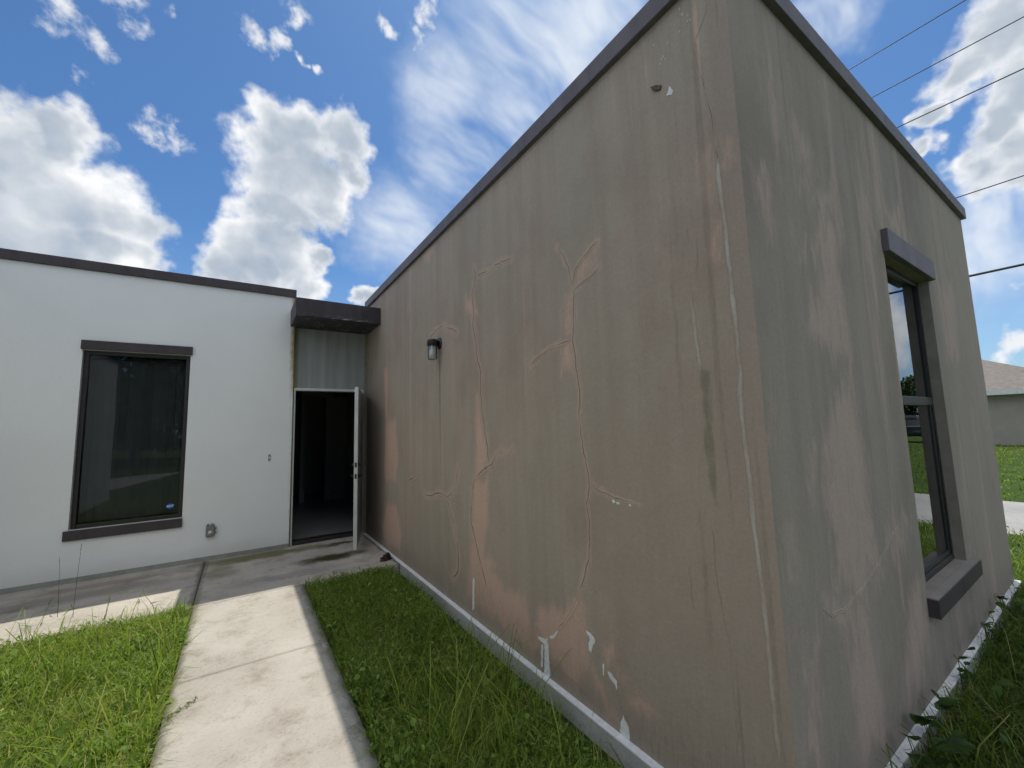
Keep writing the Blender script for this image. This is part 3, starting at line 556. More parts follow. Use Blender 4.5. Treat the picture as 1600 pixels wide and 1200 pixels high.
# cracks that were filled with caulk: raised lips with an open line
def crack(pts, width, height, plane, paint, parent, name='crack', gap=1.0, ridge=1.0, caulk=0.0, taper=True, jit=.009, seed=0, mat='long'):
    P = np.array(pts, float); seg = np.hypot(*np.diff(P, axis=0).T); L = np.concatenate(([0], np.cumsum(seg)))
    n = max(4, int(L[-1]/.007)); t = np.linspace(0, L[-1], n); u = np.interp(t, L, P[:, 0]); z = np.interp(t, L, P[:, 1])
    jn = fbm(t*22+seed*3.7, t*0+seed, 700+seed, 5)*2*jit; du = np.gradient(u); dz = np.gradient(z); l = np.hypot(du, dz)+1e-9; nu_, nz_ = -dz/l, du/l
    jn *= sst(0, .03, t)*sst(0, .03, L[-1]-t)
    u = u+nu_*jn; z = z+nz_*jn
    w = width*(.75+.9*np.abs(fbm(t*9+seed, t*0+3, 720+seed)))*(sst(-.01, .06, t)*sst(-.01, .06, L[-1]-t) if taper else 1)
    w = np.maximum(w, .0015)
    off = np.array([-1, -.62, -.25, -.08, .08, .25, .62, 1.0]); hh = np.array([.12, .85, .8, .25, .25, .8, .7, .12])
    rg = np.array([0, .6, 1, 0, 0, 1, .5, 0])*ridge; gp = np.array([0, 0, 0, 1, 1, 0, 0, 0])*gap; ck = np.array([0, .7, 1, 1, 1, 1, .7, 0])*caulk
    if caulk: hh = np.array([.12, .8, 1, 1.05, 1.05, 1, .8, .12])
    U = u[:, None]+nu_[:, None]*w[:, None]*off; Z = z[:, None]+nz_[:, None]*w[:, None]*off
    Hh = .0006+height*hh[None]*(w/width)[:, None].clip(.2, 1.3)*(.7+.6*(fbm(U*60, Z*60, 740)+.5))
    V = np.zeros((*U.shape, 3))
    if plane == 'long': V[..., 0] = XW-Hh; V[..., 1] = U
    else: V[..., 1] = YW-Hh; V[..., 0] = U
    V[..., 2] = Z; k = len(off)
    i, j = np.meshgrid(np.arange(n-1), np.arange(k-1), indexing='ij'); i = i.ravel(); j = j.ravel()
    q = np.stack([i*k+j, (i+1)*k+j, (i+1)*k+j+1, i*k+j+1], -1)
    at = {a: b.ravel() for a, b in paint(U, Z).items()}
    brk = sst(-.25, .05, fbm(t*6+seed, t*0, 760+seed))[:, None]
    at['gap'] = (gp[None]*brk*np.ones(U.shape)).ravel(); at['ridge'] = (rg[None]*np.ones(U.shape)*(.55+.45*brk)).ravel(); at['caulk'] = (ck[None]*np.clip(.45+1.6*fbm(U*30, Z*9, 770)+.5*fbm(U*90, Z*60, 771), 0, 1)).ravel()
    me = np_mesh(name, V.reshape(-1, 3), q.ravel(), np.full(len(q), 4), at)
    o = link(name, me, M[mat], None, True); child(o, parent); return o
for i, (k, p) in enumerate(LONG_CRACKS.items()):
    big = k in ('c1b', 'c1c', 'c1d', 'c2d', 'c3b', 'c2b')
    thin = k in ('c8', 'c9', 'c10', 'c11', 'c12', 'c13', 'c2g', 'c5')
    crack(p, (.0045 if thin else (.0115 if big else .0085))*max(1.0, float(np.mean(np.array(p)[:, 0]))), .0012 if thin else .0034, 'long', paint_long, wl, gap=.7 if thin else .95, ridge=.0 if thin else .9, seed=i+1)
crack(LONG_JOINT[4:], .012, .004, 'long', paint_long, wl, 'joint_filler', 0, 0, 1.0, True, .0025, 40)
crack(LONG_JOINT[:6], .010, .003, 'long', paint_long, wl, 'crack', .9, .3, 0, True, .003, 41)
crack(LONG_RIDGE, .009, .003, 'long', paint_long, wl, 'joint_filler', 0, 0, .9, True, .002, 42)
for i, (k, p) in enumerate(END_CRACKS.items()): crack(p, .012, .003, 'end', paint_end, we, gap=.35, ridge=.6, seed=60+i, mat='end')
# flakes of bare primer where paint has come off
def flake(poly, mat, parent, name, th=.0022, seed=0):
    P = np.array(poly); out = []
    for i in range(len(P)):
        a, b = P[i], P[(i+1) % len(P)]; n = max(1, int(np.hypot(*(b-a))/.012))
        for k in range(n):
            q = a+(b-a)*k/n; out.append(q+(rng.random(2)-.5)*.006*(k > 0))
    n = len(out); v = [(XW-th*(.6+.8*random.random()), float(q[0]), float(q[1])) for q in out]+[(XW+.002, float(q[0]), float(q[1])) for q in out]
    m = MB(); m.v = v; m.f = [tuple(range(n))]+[(i, n+i, n+(i+1) % n, (i+1) % n) for i in range(n)]
    return child(m.build(name, mat), parent)
for p in LONG_CHIPS: flake(p, M['chip'], wl, 'bare_patch')
for p in LONG_BURR: flake(p, M['burr'], wl, 'peeling_flake', .012)
for _ in range(26):      # crumbs of lifted paint below the parapet and around the peeled blister
    cy, cz = (rng.normal(1.09, .05), rng.normal(3.34, .06)) if _ < 18 else (rng.normal(.95, .02), rng.normal(3.36, .05))
    a0 = rng.random()*6; s = .002+.004*rng.random()
    flake([(cy+s*cos(a0+k*1.57), cz+s*1.6*sin(a0+k*1.57)) for k in range(4)], M['crumb'], wl, 'paint_crumb', .0018)

# left window
def window_unit(label, x0, x1, z0, z1, yfront, yframe, yglass, fw_, rail, reveal_mat, thick, wallside):
    w = empty('window', ((x0+x1)/2, yframe, z0)); child(w, house); tag(w, label)
    P = lambda mb, n, m, bv=.0: child(mb.build(n, M[m], None, bv), w)
    P(MB().box((x0-.012, yfront+.001, z0), (x0, yframe+.06, z1)).box((x1, yfront+.001, z0), (x1+.012, yframe+.06, z1))
      .box((x0-.012, yfront+.001, z1), (x1+.012, yframe+.06, z1+.012)).box((x0-.012, yfront+.001, z0-.012), (x1+.012, yframe+.06, z0)), 'reveal', reveal_mat)
    e = .0015
    fr = MB().box((x0+e, yframe, z0+e), (x0+fw_, yframe+thick, z1-e)).box((x1-fw_, yframe, z0+e), (x1-e, yframe+thick, z1-e))
    fr.box((x0+fw_, yframe, z1-fw_), (x1-fw_, yframe+thick, z1-e)).box((x0+fw_, yframe, z0+e), (x1-fw_, yframe+thick, z0+fw_))
    f = P(fr, 'frame', 'bronze', .003)
    if rail:
        P(MB().box((x0+fw_, yframe-.004, rail-.03), (x1-fw_, yframe+thick+.004, rail+.03)), 'rail', 'bronze', .004)
        b = MB(); s = .035   # lower sash
        b.box((x0+fw_+e, yglass-.008, z0+fw_), (x0+fw_+s, yglass+.02, rail-.03)).box((x1-fw_-s, yglass-.008, z0+fw_), (x1-fw_-e, yglass+.02, rail-.03))
        b.box((x0+fw_+s, yglass-.008, z0+fw_+e), (x1-fw_-s, yglass+.02, z0+fw_+s))
        P(b, 'sash', 'bronze', .003)
        P(MB().box((x0+fw_, yglass, rail), (x1-fw_, yglass+.004, z1-fw_)), 'pane', 'glass_side')
        P(MB().box((x0+fw_+s, yglass, z0+fw_+s), (x1-fw_-s, yglass+.004, rail-.03)), 'pane', 'glass_side')
    else:
        P(MB().box((x0+fw_-.003, yglass, z0+fw_-.003), (x1-fw_+.003, yglass+.004, z1-fw_+.003)), 'pane', 'glass')
    return w
w1 = window_unit('tall tinted window with dark frame in the white wall', LX0, LX1, LZ0, LZ1, YF, YF+.055, YF+.08, .045, 0, 'reveal', .06, 0)
w2 = window_unit('tall two-sash window with dark frame in the brown end wall', WX0, WX1, WZ0, WZ1, YW, YW+.06, YW+.075, .04, 1.62, 'stucco_reveal', .06, 0)
def bar(w, name, a, b, m='trim'): return child(MB().box(a, b).build(name, M[m], None, .004), w)
bar(w1, 'lintel', (-1.568, YF-.028, 2.548), (-.55, YF+.002, 2.655)); bar(w1, 'sill', (-1.59, YF-.032, .405), (-.565, YF+.002, .512))
bar(w2, 'lintel', (3.35, YW-.035, 2.552), (4.44, YW+.002, 2.70), 'trim_faded'); 
bar(w2, 'sill', (3.35, YW-.05, .36), (3.945, YW+.002, .463)); bar(w2, 'sill', (3.948, YW-.05, .36), (4.53, YW+.002, .463))
child(MB().box((3.352, YW-.046, .463), (4.525, YW+.004, .4685)).build('sill_top', M['stucco_reveal']), w2)

# door: frame, opened leaf, lever and deadbolt
dr = empty('door', (DX1, YP, 0)); child(dr, house); tag(dr, 'white door standing open beside the brown wall')
fr = MB().box((DX0+.001, YP-.01, SZ), (DX0+.02, YP+.11, DZ1-.001)).box((DX1-.03, YP-.01, SZ), (DX1-.001, YP+.11, DZ1-.001)).box((DX0+.02, YP-.01, DZ1-.035), (DX1-.03, YP+.11, DZ1-.001))
child(fr.build('frame', M['door'], None, .003), dr)
child(MB().box((DX0+.03, YP-.02, SZ-.01), (DX1-.03, YP+.12, .004)).build('threshold', M['bronze'], None, .003), dr)
hinge = Vector((1.565, YP-.035, 0)); free = Vector((1.262, 5.63, 0)); dl = (free-hinge); LEN = dl.length; dl.normalize()
ang = math.atan2(dl.y, dl.x)
leaf = MB().box((0, -.0225, .012), (LEN, .0225, 2.10)).build('leaf', M['door'], None, .003); leaf.location = hinge; leaf.rotation_euler = (0, 0, ang)
bpy.context.view_layer.update(); child(leaf, dr)
fc = MB().box((.03, .0225, .03), (LEN-.025, .0245, 2.08)).build('door_shade_sheet', M['door_out']); fc.parent = dr; fc.matrix_parent_inverse = dr.matrix_world.inverted(); fc.location = hinge; fc.rotation_euler = (0, 0, ang)  # thin sheet carrying the grey that imitates shade on this face
def hw(mb, name, mat='black', sm=True):
    o = mb.build(name, M[mat], None, 0, sm); o.location = hinge; o.rotation_euler = (0, 0, ang); o.parent = dr; o.matrix_parent_inverse = dr.matrix_world.inverted(); return o
LX = LEN-.07
for z, nm in ((1.08, 'deadbolt'), (.935, 'lever')):
    m = MB()
    for s in (-1, 1):
        m.lathe((LX, 0, z), [(0.0, s*.024), (.03, s*.024), (.03, s*.034), (.024, s*.040), (0, s*.040)], 20, 'y')
        if nm == 'lever': m.tube([(LX, s*.036, z), (LX, s*.06, z), (LX-.02, s*.066, z), (LX-.115, s*.066, z-.004)], [.009, .009, .009, .007], 10)
        else: m.lathe((LX, 0, z), [(0, s*.056), (.013, s*.056), (.015, s*.04), (.015, s*.03)], 16, 'y')
    hw(m, nm)
    hw(MB().box((LEN-.001, -.0125, z-.03), (LEN+.0015, .0125, z+.03)).box((LEN, -.006, z-.012), (LEN+.009, .006, z+.012)), 'latch_plate', 'black', False)
for z in (.25, 1.05, 1.85):
    hw(MB().lathe((0, -.03, z), [(0, -.05), (.008, -.05), (.008, .05), (0, .05)], 10), 'hinge', 'grey_plastic')
hw(MB().box((LEN-.06, -.028, 2.04), (LEN-.005, -.0226, 2.075)), 'strike_pad', 'door', False)

# canopy over the door
cn = MB().box((.55, 5.903, 3.055), (XW-.002, YP+.08, 3.295)).build('canopy', M['trim_canopy'], None, .006); H(cn, 'dark painted canopy box with worn lower edge')
child(MB().box((.565, 5.918, 3.295), (XW-.002, YP+.06, 3.30)).build('flashing', M['trim']), cn)

# rooms behind the openings
rm = MB().box((XL+.2, YP+.12, -.08), (XE-.3, 11.9, 0)); 
def tile_mat():
    m, nt, b, _ = new_mat('floor_tile'); p = pos(nt)
    br = nd(nt, 'ShaderNodeTexBrick', {'Vector': p, 'Color1': (.2, .2, .2, 1), 'Color2': (.23, .23, .23, 1), 'Mortar': (.2, .2, .2, 1), 'Scale': 1.0, 'Mortar Size': .004, 'Brick Width': .6, 'Row Height': .6}, offset=0.0)
    setc(nt, b, br.outputs[0], .25, .5); return m
M['tile'] = tile_mat()
H(rm.build('room_floor', M['tile']))
wi = MB().box((.45, YP+.2, 0), (.5, 11.9, 3.2))                                    # between the two rooms
wi.box((1.74, 10.1, 0), (2.4, 10.2, 3.2)); wi.box((2.05, 8.2, 0), (2.15, 10.09, 3.2)); wi.box((XW+.0, YP+.02, 0), (XW+.1, 7.0, 3.2)); wi.box((.5, 11.6, 0), (5, 11.7, 3.2))
wi.box((1.60, 10.06, 0), (1.74, 10.24, 2.3)); wi.box((1.1, 10.1, 0), (1.2, 10.2, 2.3)); wi.box((1.1, 10.1, 2.31), (2.4, 10.2, 3.2))
H(wi.build('room_wall', M['room']))
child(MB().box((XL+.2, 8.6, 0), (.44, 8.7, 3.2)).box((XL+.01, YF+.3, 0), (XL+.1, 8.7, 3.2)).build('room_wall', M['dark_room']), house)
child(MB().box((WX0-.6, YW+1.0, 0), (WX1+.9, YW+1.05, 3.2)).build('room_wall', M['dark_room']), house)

# vertical blind behind the left window: each slat a part
bl = empty('vertical_blind', (-1.06, YF+.22, 2.5)); tag(bl, 'dark vertical slat blind hanging behind the tall window in the white wall', 'blind')
child(MB().box((LX0+.01, YF+.19, 2.46), (LX1-.01, YF+.24, 2.52)).build('head_rail', M['bronze']), bl)
sl = MB(); sl.v = [(-.04, -.014, 0), (0, 0, 0), (.04, .010, 0), (-.04, -.014, 1.9), (0, 0, 1.9), (.04, .010, 1.9)]; sl.f = [(0, 1, 4, 3), (1, 2, 5, 4)]
s0 = sl.build('slat', M['blind']); bpy.context.view_layer.update()
for i in range(13):
    o = s0 if i == 0 else s0.copy()
    if i: COL.objects.link(o)
    o.location = (LX0+.05+i*.0755, YF+.215, .56); o.rotation_euler = (0, 0, .18*sin(i*2.1)); o.parent = bl; o.matrix_parent_inverse = bl.matrix_world.inverted()

# ------------------------------------------------------------------ small fixtures
lamp = empty('wall_lamp', (XW, 3.79, 2.35)); tag(lamp, 'black jar wall lamp on the cracked brown wall', 'lamp')
A = lambda mb, n, m, sm=True, p=lamp, bv=0: child(mb.build(n, M[m], None, bv, sm), p)
ax_ = (1.572, 3.79)
A(MB().lathe((XW, 3.79, 2.375), [(0, -.022), (.035, -.022), (.056, -.014), (.06, -.001), (.06, 0.001)], 28, 'x'), 'backplate', 'black')
A(MB().tube([(XW-.015, 3.79, 2.375), (XW-.04, 3.79, 2.378), (ax_[0], 3.79, 2.378)], .013, 10), 'arm', 'black')
A(MB().lathe((*ax_, 0), [(0, 2.412), (.03, 2.412), (.05, 2.405), (.054, 2.395), (.054, 2.345), (.046, 2.345), (.046, 2.36), (0, 2.36)], 28), 'cap', 'black')
A(MB().lathe((*ax_, 0), [(.043, 2.35), (.047, 2.335), (.047, 2.225), (.043, 2.207), (.0, 2.205), (0, 2.209), (.040, 2.211), (.0435, 2.227), (.0435, 2.333), (.040, 2.35)], 32), 'jar', 'jar')
M['bulb'] = plain('frosted_bulb', (.78, .78, .76), .35, .03)
A(MB().lathe((*ax_, 0), [(0, 2.232), (.018, 2.236), (.028, 2.252), (.029, 2.27), (.022, 2.297), (.016, 2.315), (.015, 2.36)], 20), 'bulb', 'bulb')

bx = empty('outlet_box', (-.277, YF, .32)); tag(bx, 'grey weatherproof outlet box low on the white wall', 'outlet box')
B = lambda mb, n, m, bv=.002, sm=False: child(mb.build(n, M[m], None, bv, sm), bx)
B(MB().box((-.325, YF-.035, .245), (-.235, YF, .385)), 'box', 'grey_plastic', .005)
B(MB().box((-.318, YF-.046, .252), (-.242, YF-.035, .378)), 'cover', 'grey_plastic', .004)
B(MB().lathe((-.28, YF-.046, .30), [(0, -.006), (.02, -.006), (.022, 0)], 18, 'y'), 'plug', 'reveal', 0, True)
for x in (-.305, -.262): B(MB().box((x-.012, YF-.04, .385), (x+.012, YF-.005, .402)), 'lug', 'grey_plastic')
for z in (.29, .345): B(MB().box((-.234, YF-.04, z-.012), (-.215, YF-.015, z+.012)), 'hinge', 'grey_plastic')

db = empty('doorbell_mount', (.341, YF, 1.19)); tag(db, 'small grey doorbell mount on the white wall left of the door', 'doorbell')
child(MB().box((.327, YF-.012, 1.148), (.353, YF, 1.232)).build('plate', M['grey_plastic'], None, .004), db)
child(MB().box((.333, YF-.0145, 1.175), (.347, YF-.0115, 1.203)).build('insert', M['chip'], None, .001), db)

st = empty('window_sticker', (-.70, YF+.077, .66)); tag(st, 'small blue alarm sticker in the lower corner of the tinted window', 'sticker')
M['blue'] = plain('sticker_blue', (.012, .11, .50), .4, .05); M['stick_white'] = plain('sticker_white', (.75, .78, .8), .4, .02)
oc = MB(); R8 = .036
oc.quad(*[(-.70+R8*1.08*cos(pi/8+k*pi/4), YF+.0785, .66+R8*.92*sin(pi/8+k*pi/4)) for k in range(8)])
child(oc.build('disc', M['blue']), st)
tc = bpy.data.curves.new('lettering', 'FONT'); tc.body = 'ADT'; tc.size = .034; tc.align_x = 'CENTER'; tc.align_y = 'CENTER'; tc.offset = .0008; tc.shear = .15
to = bpy.data.objects.new('t', tc); COL.objects.link(to); bpy.context.view_layer.update()
tme = bpy.data.meshes.new_from_object(to.evaluated_get(bpy.context.evaluated_depsgraph_get())); bpy.data.objects.remove(to)
tme.transform(Matrix.Translation((-.70, YF+.0778, .66)) @ Matrix.Rotation(pi/2, 4, 'X'))
child(link('lettering', tme, M['stick_white']), st)

# crumpled scrap on the apron
sc_ = empty('scrap', (1.53, 5.19, SZ)); tag(sc_, 'small crumpled dark red and black scrap on the concrete beside the brown wall', 'scrap')
M['scrap_dark'] = plain('scrap_black', (.02, .016, .016), .6); M['scrap_red'] = plain('scrap_red', (.13, .03, .025), .6)
for k, (mm, s_, off) in enumerate((('scrap_dark', (.055, .04, .03), (0, 0, .028)), ('scrap_red', (.05, .022, .014), (-.03, -.035, .014)), ('scrap_dark', (.025, .025, .022), (.03, .03, .05)))):
    bm = bmesh.new(); bmesh.ops.create_icosphere(bm, subdivisions=3, radius=1)
    for v in bm.verts:
        q = v.co; f = 1+.35*sin(q.x*5+k)*cos(q.y*6+q.z*4)+.2*sin(q.z*9+k*2)
        v.co = Vector((q.x*s_[0]*f, q.y*s_[1]*f, max(q.z*s_[2]*f, -off[2]+.001)))+Vector((1.53+off[0], 5.19+off[1], SZ+off[2]))
    me = bpy.data.meshes.new('fold'); bm.to_mesh(me); bm.free(); child(link('fold', me, M[mm], None, True), sc_)

# ------------------------------------------------------------------ grass
def blades(n, xy, h, w, lean, seed, z0=GZ):
    r = np.random.default_rng(seed); a = r.random(n)*2*pi; hh = h*(.55+.9*r.random(n)); le = lean*(.2+1.2*r.random(n))*hh
    dx, dy = np.cos(a), np.sin(a); b = r.random(n)*2*pi; sx, sy = np.cos(b)*w*(.6+.8*r.random(n)), np.sin(b)*w*(.6+.8*r.random(n))
    V = np.zeros((n, 7, 3)); x, y = xy[:, 0], xy[:, 1]
    for k, (t, wf, lf, zf) in enumerate(((0, .8, 0, 0), (.4, 1, .16, .48), (.75, .7, .55, .86))):
        for s, c in ((-1, 0), (1, 1)):
            V[:, k*2+c, 0] = x+dx*le*lf+s*sx*wf; V[:, k*2+c, 1] = y+dy*le*lf+s*sy*wf; V[:, k*2+c, 2] = z0+hh*zf
    V[:, 6, 0] = x+dx*le*1.15; V[:, 6, 1] = y+dy*le*1.15; V[:, 6, 2] = z0+hh*(1-.25*np.minimum(le/hh, 1))
    base = (np.arange(n)*7)[:, None]
    q = (base+np.array([0, 1, 3, 2, 2, 3, 5, 4, 4, 5, 6])).ravel(); cnt = np.tile([4, 4, 3], n)
    rr = np.clip(r.normal(.45, .24, n)+.5*fbm(x*2.2, y*2.2, seed+50), 0, 1); R_ = np.repeat(rr[:, None], 7, 1)+np.array([-.25, -.25, 0, 0, .1, .1, .2])
    return V.reshape(-1, 3), q, cnt, np.clip(R_, 0, 1).ravel()
def leaves(n, xy, size, zlo, zhi, seed, tilt=.7):
    r = np.random.default_rng(seed); a = r.random(n)*2*pi; s = size*(.5+r.random(n)); z = zlo+(zhi-zlo)*r.random(n)
    ti = r.normal(0, tilt, n); tj = r.normal(0, tilt*.6, n)
    ax = np.stack([np.cos(a)*np.cos(ti), np.sin(a)*np.cos(ti), np.sin(ti)], -1); bx_ = np.stack([-np.sin(a)*np.cos(tj), np.cos(a)*np.cos(tj), np.sin(tj)], -1)
    C0 = np.stack([xy[:, 0], xy[:, 1], z], -1)
    pr = ((0, 0), (.35, .32), (.75, .26), (1, 0), (.75, -.26), (.35, -.32))
    V = np.stack([C0+ax*(s*p)[:, None]+bx_*(s*q_)[:, None]+np.array([0, 0, 1])*(s*.12*abs(q_)*3)[:, None] for p, q_ in pr], 1)
    q = ((np.arange(n)*6)[:, None]+np.array([0, 1, 2, 3, 0, 3, 4, 5])).ravel()
    return V.reshape(-1, 3), q, np.full(n*2, 4), np.repeat(np.clip(r.normal(.5, .25, n), 0, 1), 6)
def join_parts(name, parts, mat, label, cat):
    vs, ls, cs, rs = [], [], [], []; o = 0
    for v, l, c, r in parts: vs.append(v); ls.append(l+o); cs.append(c); rs.append(r); o += len(v)
    me = np_mesh(name, np.concatenate(vs), np.concatenate(ls), np.concatenate(cs), {'rnd': np.concatenate(rs)})
    return tag(link(name, me, mat), label, cat, None, 'stuff')
def scatter(n, x0, x1, y0, y1, seed, keep=None, clump=0.0):
    r = np.random.default_rng(seed); p = np.stack([x0+(x1-x0)*r.random(n), y0+(y1-y0)*r.random(n)], -1)
    if clump:
        k = r.random(n) < np.clip(.5+clump*(fbm(p[:, 0]*3, p[:, 1]*3, seed+1)*3), .05, 1); p = p[k]
    if keep is not None: p = p[keep(p[:, 0], p[:, 1])]
    return p
def bl_(n, area, h, w, lean, seed, keep=None, clump=0.0):
    p = scatter(n, *area, seed, keep, clump); return blades(len(p), p, h, w, lean, seed+3)
def lv_(n, area, size, zlo, zhi, seed, keep=None, clump=0.0, tilt=.7):
    p = scatter(n, *area, seed, keep, clump); return leaves(len(p), p, size, zlo, zhi, seed+3, tilt)
rag = lambda x, y: .03*(vnoise(x*7+40, y*7+40, 900)-.5)*2
kl = lambda x, y: (x < -.328+rag(x, y)*1.3) & (y < 4.985+rag(y, x)*1.6+.01)
AL = (-2.05, -.29, 2.35, 5.03); AL2 = (-2.65, -.29, -.8, 2.35)
join_parts('lawn_grass', [bl_(34000, AL, .115, .0022, .9, 1, kl), bl_(9000, AL, .165, .0026, .8, 2, kl, .8), bl_(1500, AL, .31, .0024, .6, 3, kl, 1.5),
    bl_(9000, AL2, .14, .0035, .9, 4, kl), bl_(2500, AL2, .2, .003, .8, 5, kl)], M['grass'], 'sunlit bright green grass left of the path', 'grass')
join_parts('lawn_weeds', [lv_(34000, AL, .02, GZ+.05, GZ+.145, 6, kl, .6), lv_(2200, AL, .04, GZ+.08, GZ+.17, 7, kl, 1.2), lv_(4000, AL2, .03, GZ+.01, GZ+.08, 8, kl)], M['clover'], 'low leafy weeds among the grass left of the path', 'weeds')
kr = lambda x, y: (x > .612+rag(x, y)*1.3) & (x < 1.45+.10*vnoise(y*3, x*0+5, 930)+.04*(vnoise(x*900, y*900, 931)>.97)) & (y < 4.965+rag(y, x)*1.8+.02)
AR = (.57, 1.62, 1.0, 5.02); AR2 = (.57, 1.62, -2.5, 1.0)
join_parts('strip_grass', [bl_(30000, AR, .118, .0021, .95, 11, kr), bl_(7000, AR, .14, .0026, .9, 12, kr, .8), bl_(450, (.80, 1.45, 1.2, 2.7), .34, .0024, .8, 13, kr, 1.5), bl_(5000, AR2, .15, .004, .9, 14, kr)],
    M['grass'], 'shaded grass strip between the path and the brown wall', 'grass')
join_parts('strip_weeds', [lv_(34000, AR, .019, GZ+.05, GZ+.135, 15, kr, .5), lv_(2200, AR, .034, GZ+.07, GZ+.16, 16, kr, 1.0)], M['clover'], 'low leafy weeds in the shaded strip by the brown wall', 'weeds')
ke = lambda x, y: (y < YW-.033) | (x > XE+.035)
AE = (1.7, 7.4, -1.2, .76)
join_parts('side_grass', [bl_(26000, AE, .13, .0024, .95, 21, ke), bl_(7000, AE, .20, .003, .9, 22, ke, .8), bl_(350, AE, .30, .003, .8, 23, ke, 1.0), ], M['grass_shade_dark'], 'grass along the end wall, shade put into its colour', 'grass')
join_parts('verge_grass', [bl_(9000, (6.1, 9.0, -3, 4), .08, .004, .9, 24, ke), bl_(11000, (12.25, 33, -9, 7), .07, .012, .8, 25)], M['grass'], 'sunlit grass verge on both sides of the road', 'grass')
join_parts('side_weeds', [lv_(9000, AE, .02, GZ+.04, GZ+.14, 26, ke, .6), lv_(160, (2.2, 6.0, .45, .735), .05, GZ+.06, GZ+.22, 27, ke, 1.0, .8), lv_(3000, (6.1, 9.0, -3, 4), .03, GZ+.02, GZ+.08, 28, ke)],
    M['weed_shade_dark'], 'leafy weeds in the grass along the end wall', 'weeds')
join_parts('dry_straw', [bl_(1500, AL, .13, .0013, 1.6, 31, kl), bl_(900, AR, .13, .0012, 1.6, 32, kr), bl_(260, AE, .2, .0015, 1.5, 33, ke)], M['straw'], 'thin dry straw blades scattered through the grass', 'straw')

# tall single grass stalks that stand above the lawn, one thing each
def stalk(x, y, h, lean, label, seed):
    r = random.Random(seed); e = empty('grass_stalk', (x, y, GZ)); tag(e, label, 'grass stalk', 'tall grass stalks by the apron')
    pts = [(x+lean[0]*t*t*h, y+lean[1]*t*t*h, GZ+h*t) for t in [i/8 for i in range(9)]]
    o = MB().tube(pts, [.0022-.0013*i/8 for i in range(9)], 5).build('stem', M['clover'])
    o.data.attributes.new('rnd', 'FLOAT', 'POINT').data.foreach_set('value', [.0]*len(o.data.vertices)); child(o, e)
    m = MB()
    for k in range(7):
        t = .82+.18*k/7; c = Vector((x+lean[0]*t*t*h, y+lean[1]*t*t*h, GZ+h*t)); a = r.random()*6
        m.quad(tuple(c), tuple(c+Vector((.004*cos(a), .004*sin(a), .008))), tuple(c+Vector((.006*cos(a), .006*sin(a), .02))), tuple(c+Vector((.001, .001, .011))))
    o = m.build('seed_head', M['straw']); o.data.attributes.new('rnd', 'FLOAT', 'POINT').data.foreach_set('value', [.4]*len(o.data.vertices)); child(o, e)
    a = r.random()*6
    for k in range(3):
        m = MB(); a += 2.1; L_ = .12+.06*r.random(); dx, dy = cos(a), sin(a)
        m.quad((x, y, GZ+h*.1*k+.02), (x+dx*L_*.5-dy*.003, y+dy*L_*.5+dx*.003, GZ+h*.1*k+.10), (x+dx*L_, y+dy*L_, GZ+h*.1*k+.11), (x+dx*L_*.5+dy*.003, y+dy*L_*.5-dx*.003, GZ+h*.1*k+.09))
        o = m.build('leaf', M['grass']); o.data.attributes.new('rnd', 'FLOAT', 'POINT').data.foreach_set('value', [.2]*len(o.data.vertices)); child(o, e)
for i, (x, y, h, le, lab) in enumerate(STALKS): stalk(x, y, h, le, lab, i)

# broad-leaved weeds at the foot of the end wall
def weed(x, y, h, n, size, label, seed):
    r = random.Random(seed); e = empty('leafy_weed', (x, y, GZ)); tag(e, label, 'weed', 'leafy weeds at the foot of the end wall')
    ms = MB(); lvs = []
    for k in range(n):
        a = r.random()*6.28; hh = h*(.5+.6*r.random()); tip = Vector((x+cos(a)*hh*.45, min(y+sin(a)*hh*.45, YW-.05), GZ+hh))
        ms.tube([(x, y, GZ), tuple((Vector((x, y, GZ))+tip)/2+Vector((0, 0, .02))), tuple(tip)], .0018, 5)
        for q in range(2):
            s = size*(.7+.6*r.random()); b = a+r.uniform(-1.2, 1.2); f = Vector((cos(b), -abs(sin(b))*.8, r.uniform(-.1, .5))).normalized(); sd_ = f.cross(Vector((0, 0, 1))).normalized()
            up2 = sd_.cross(f); P = [tip, tip+f*s*.3+sd_*s*.36+up2*.1*s, tip+f*s*.7+sd_*s*.28+up2*.08*s, tip+f*s, tip+f*s*.7-sd_*s*.28+up2*.08*s, tip+f*s*.3-sd_*s*.36+up2*.1*s, tip+f*s*.5]
            ml = MB(); ml.v = [tuple(v) for v in P]; ml.f = [(0, 1, 6), (1, 2, 6), (2, 3, 6), (3, 4, 6), (4, 5, 6), (5, 0, 6)]; lvs.append(ml)
    for m, nm in [(ms, 'stem')]+[(q, 'leaf') for q in lvs]:
        o = m.build(nm, M['weed_shade_dark']); o.data.attributes.new('rnd', 'FLOAT', 'POINT').data.foreach_set('value', [r.random()*.5 for _ in o.data.vertices]); child(o, e)
for i, a in enumerate(WEEDS): weed(*a, 50+i)

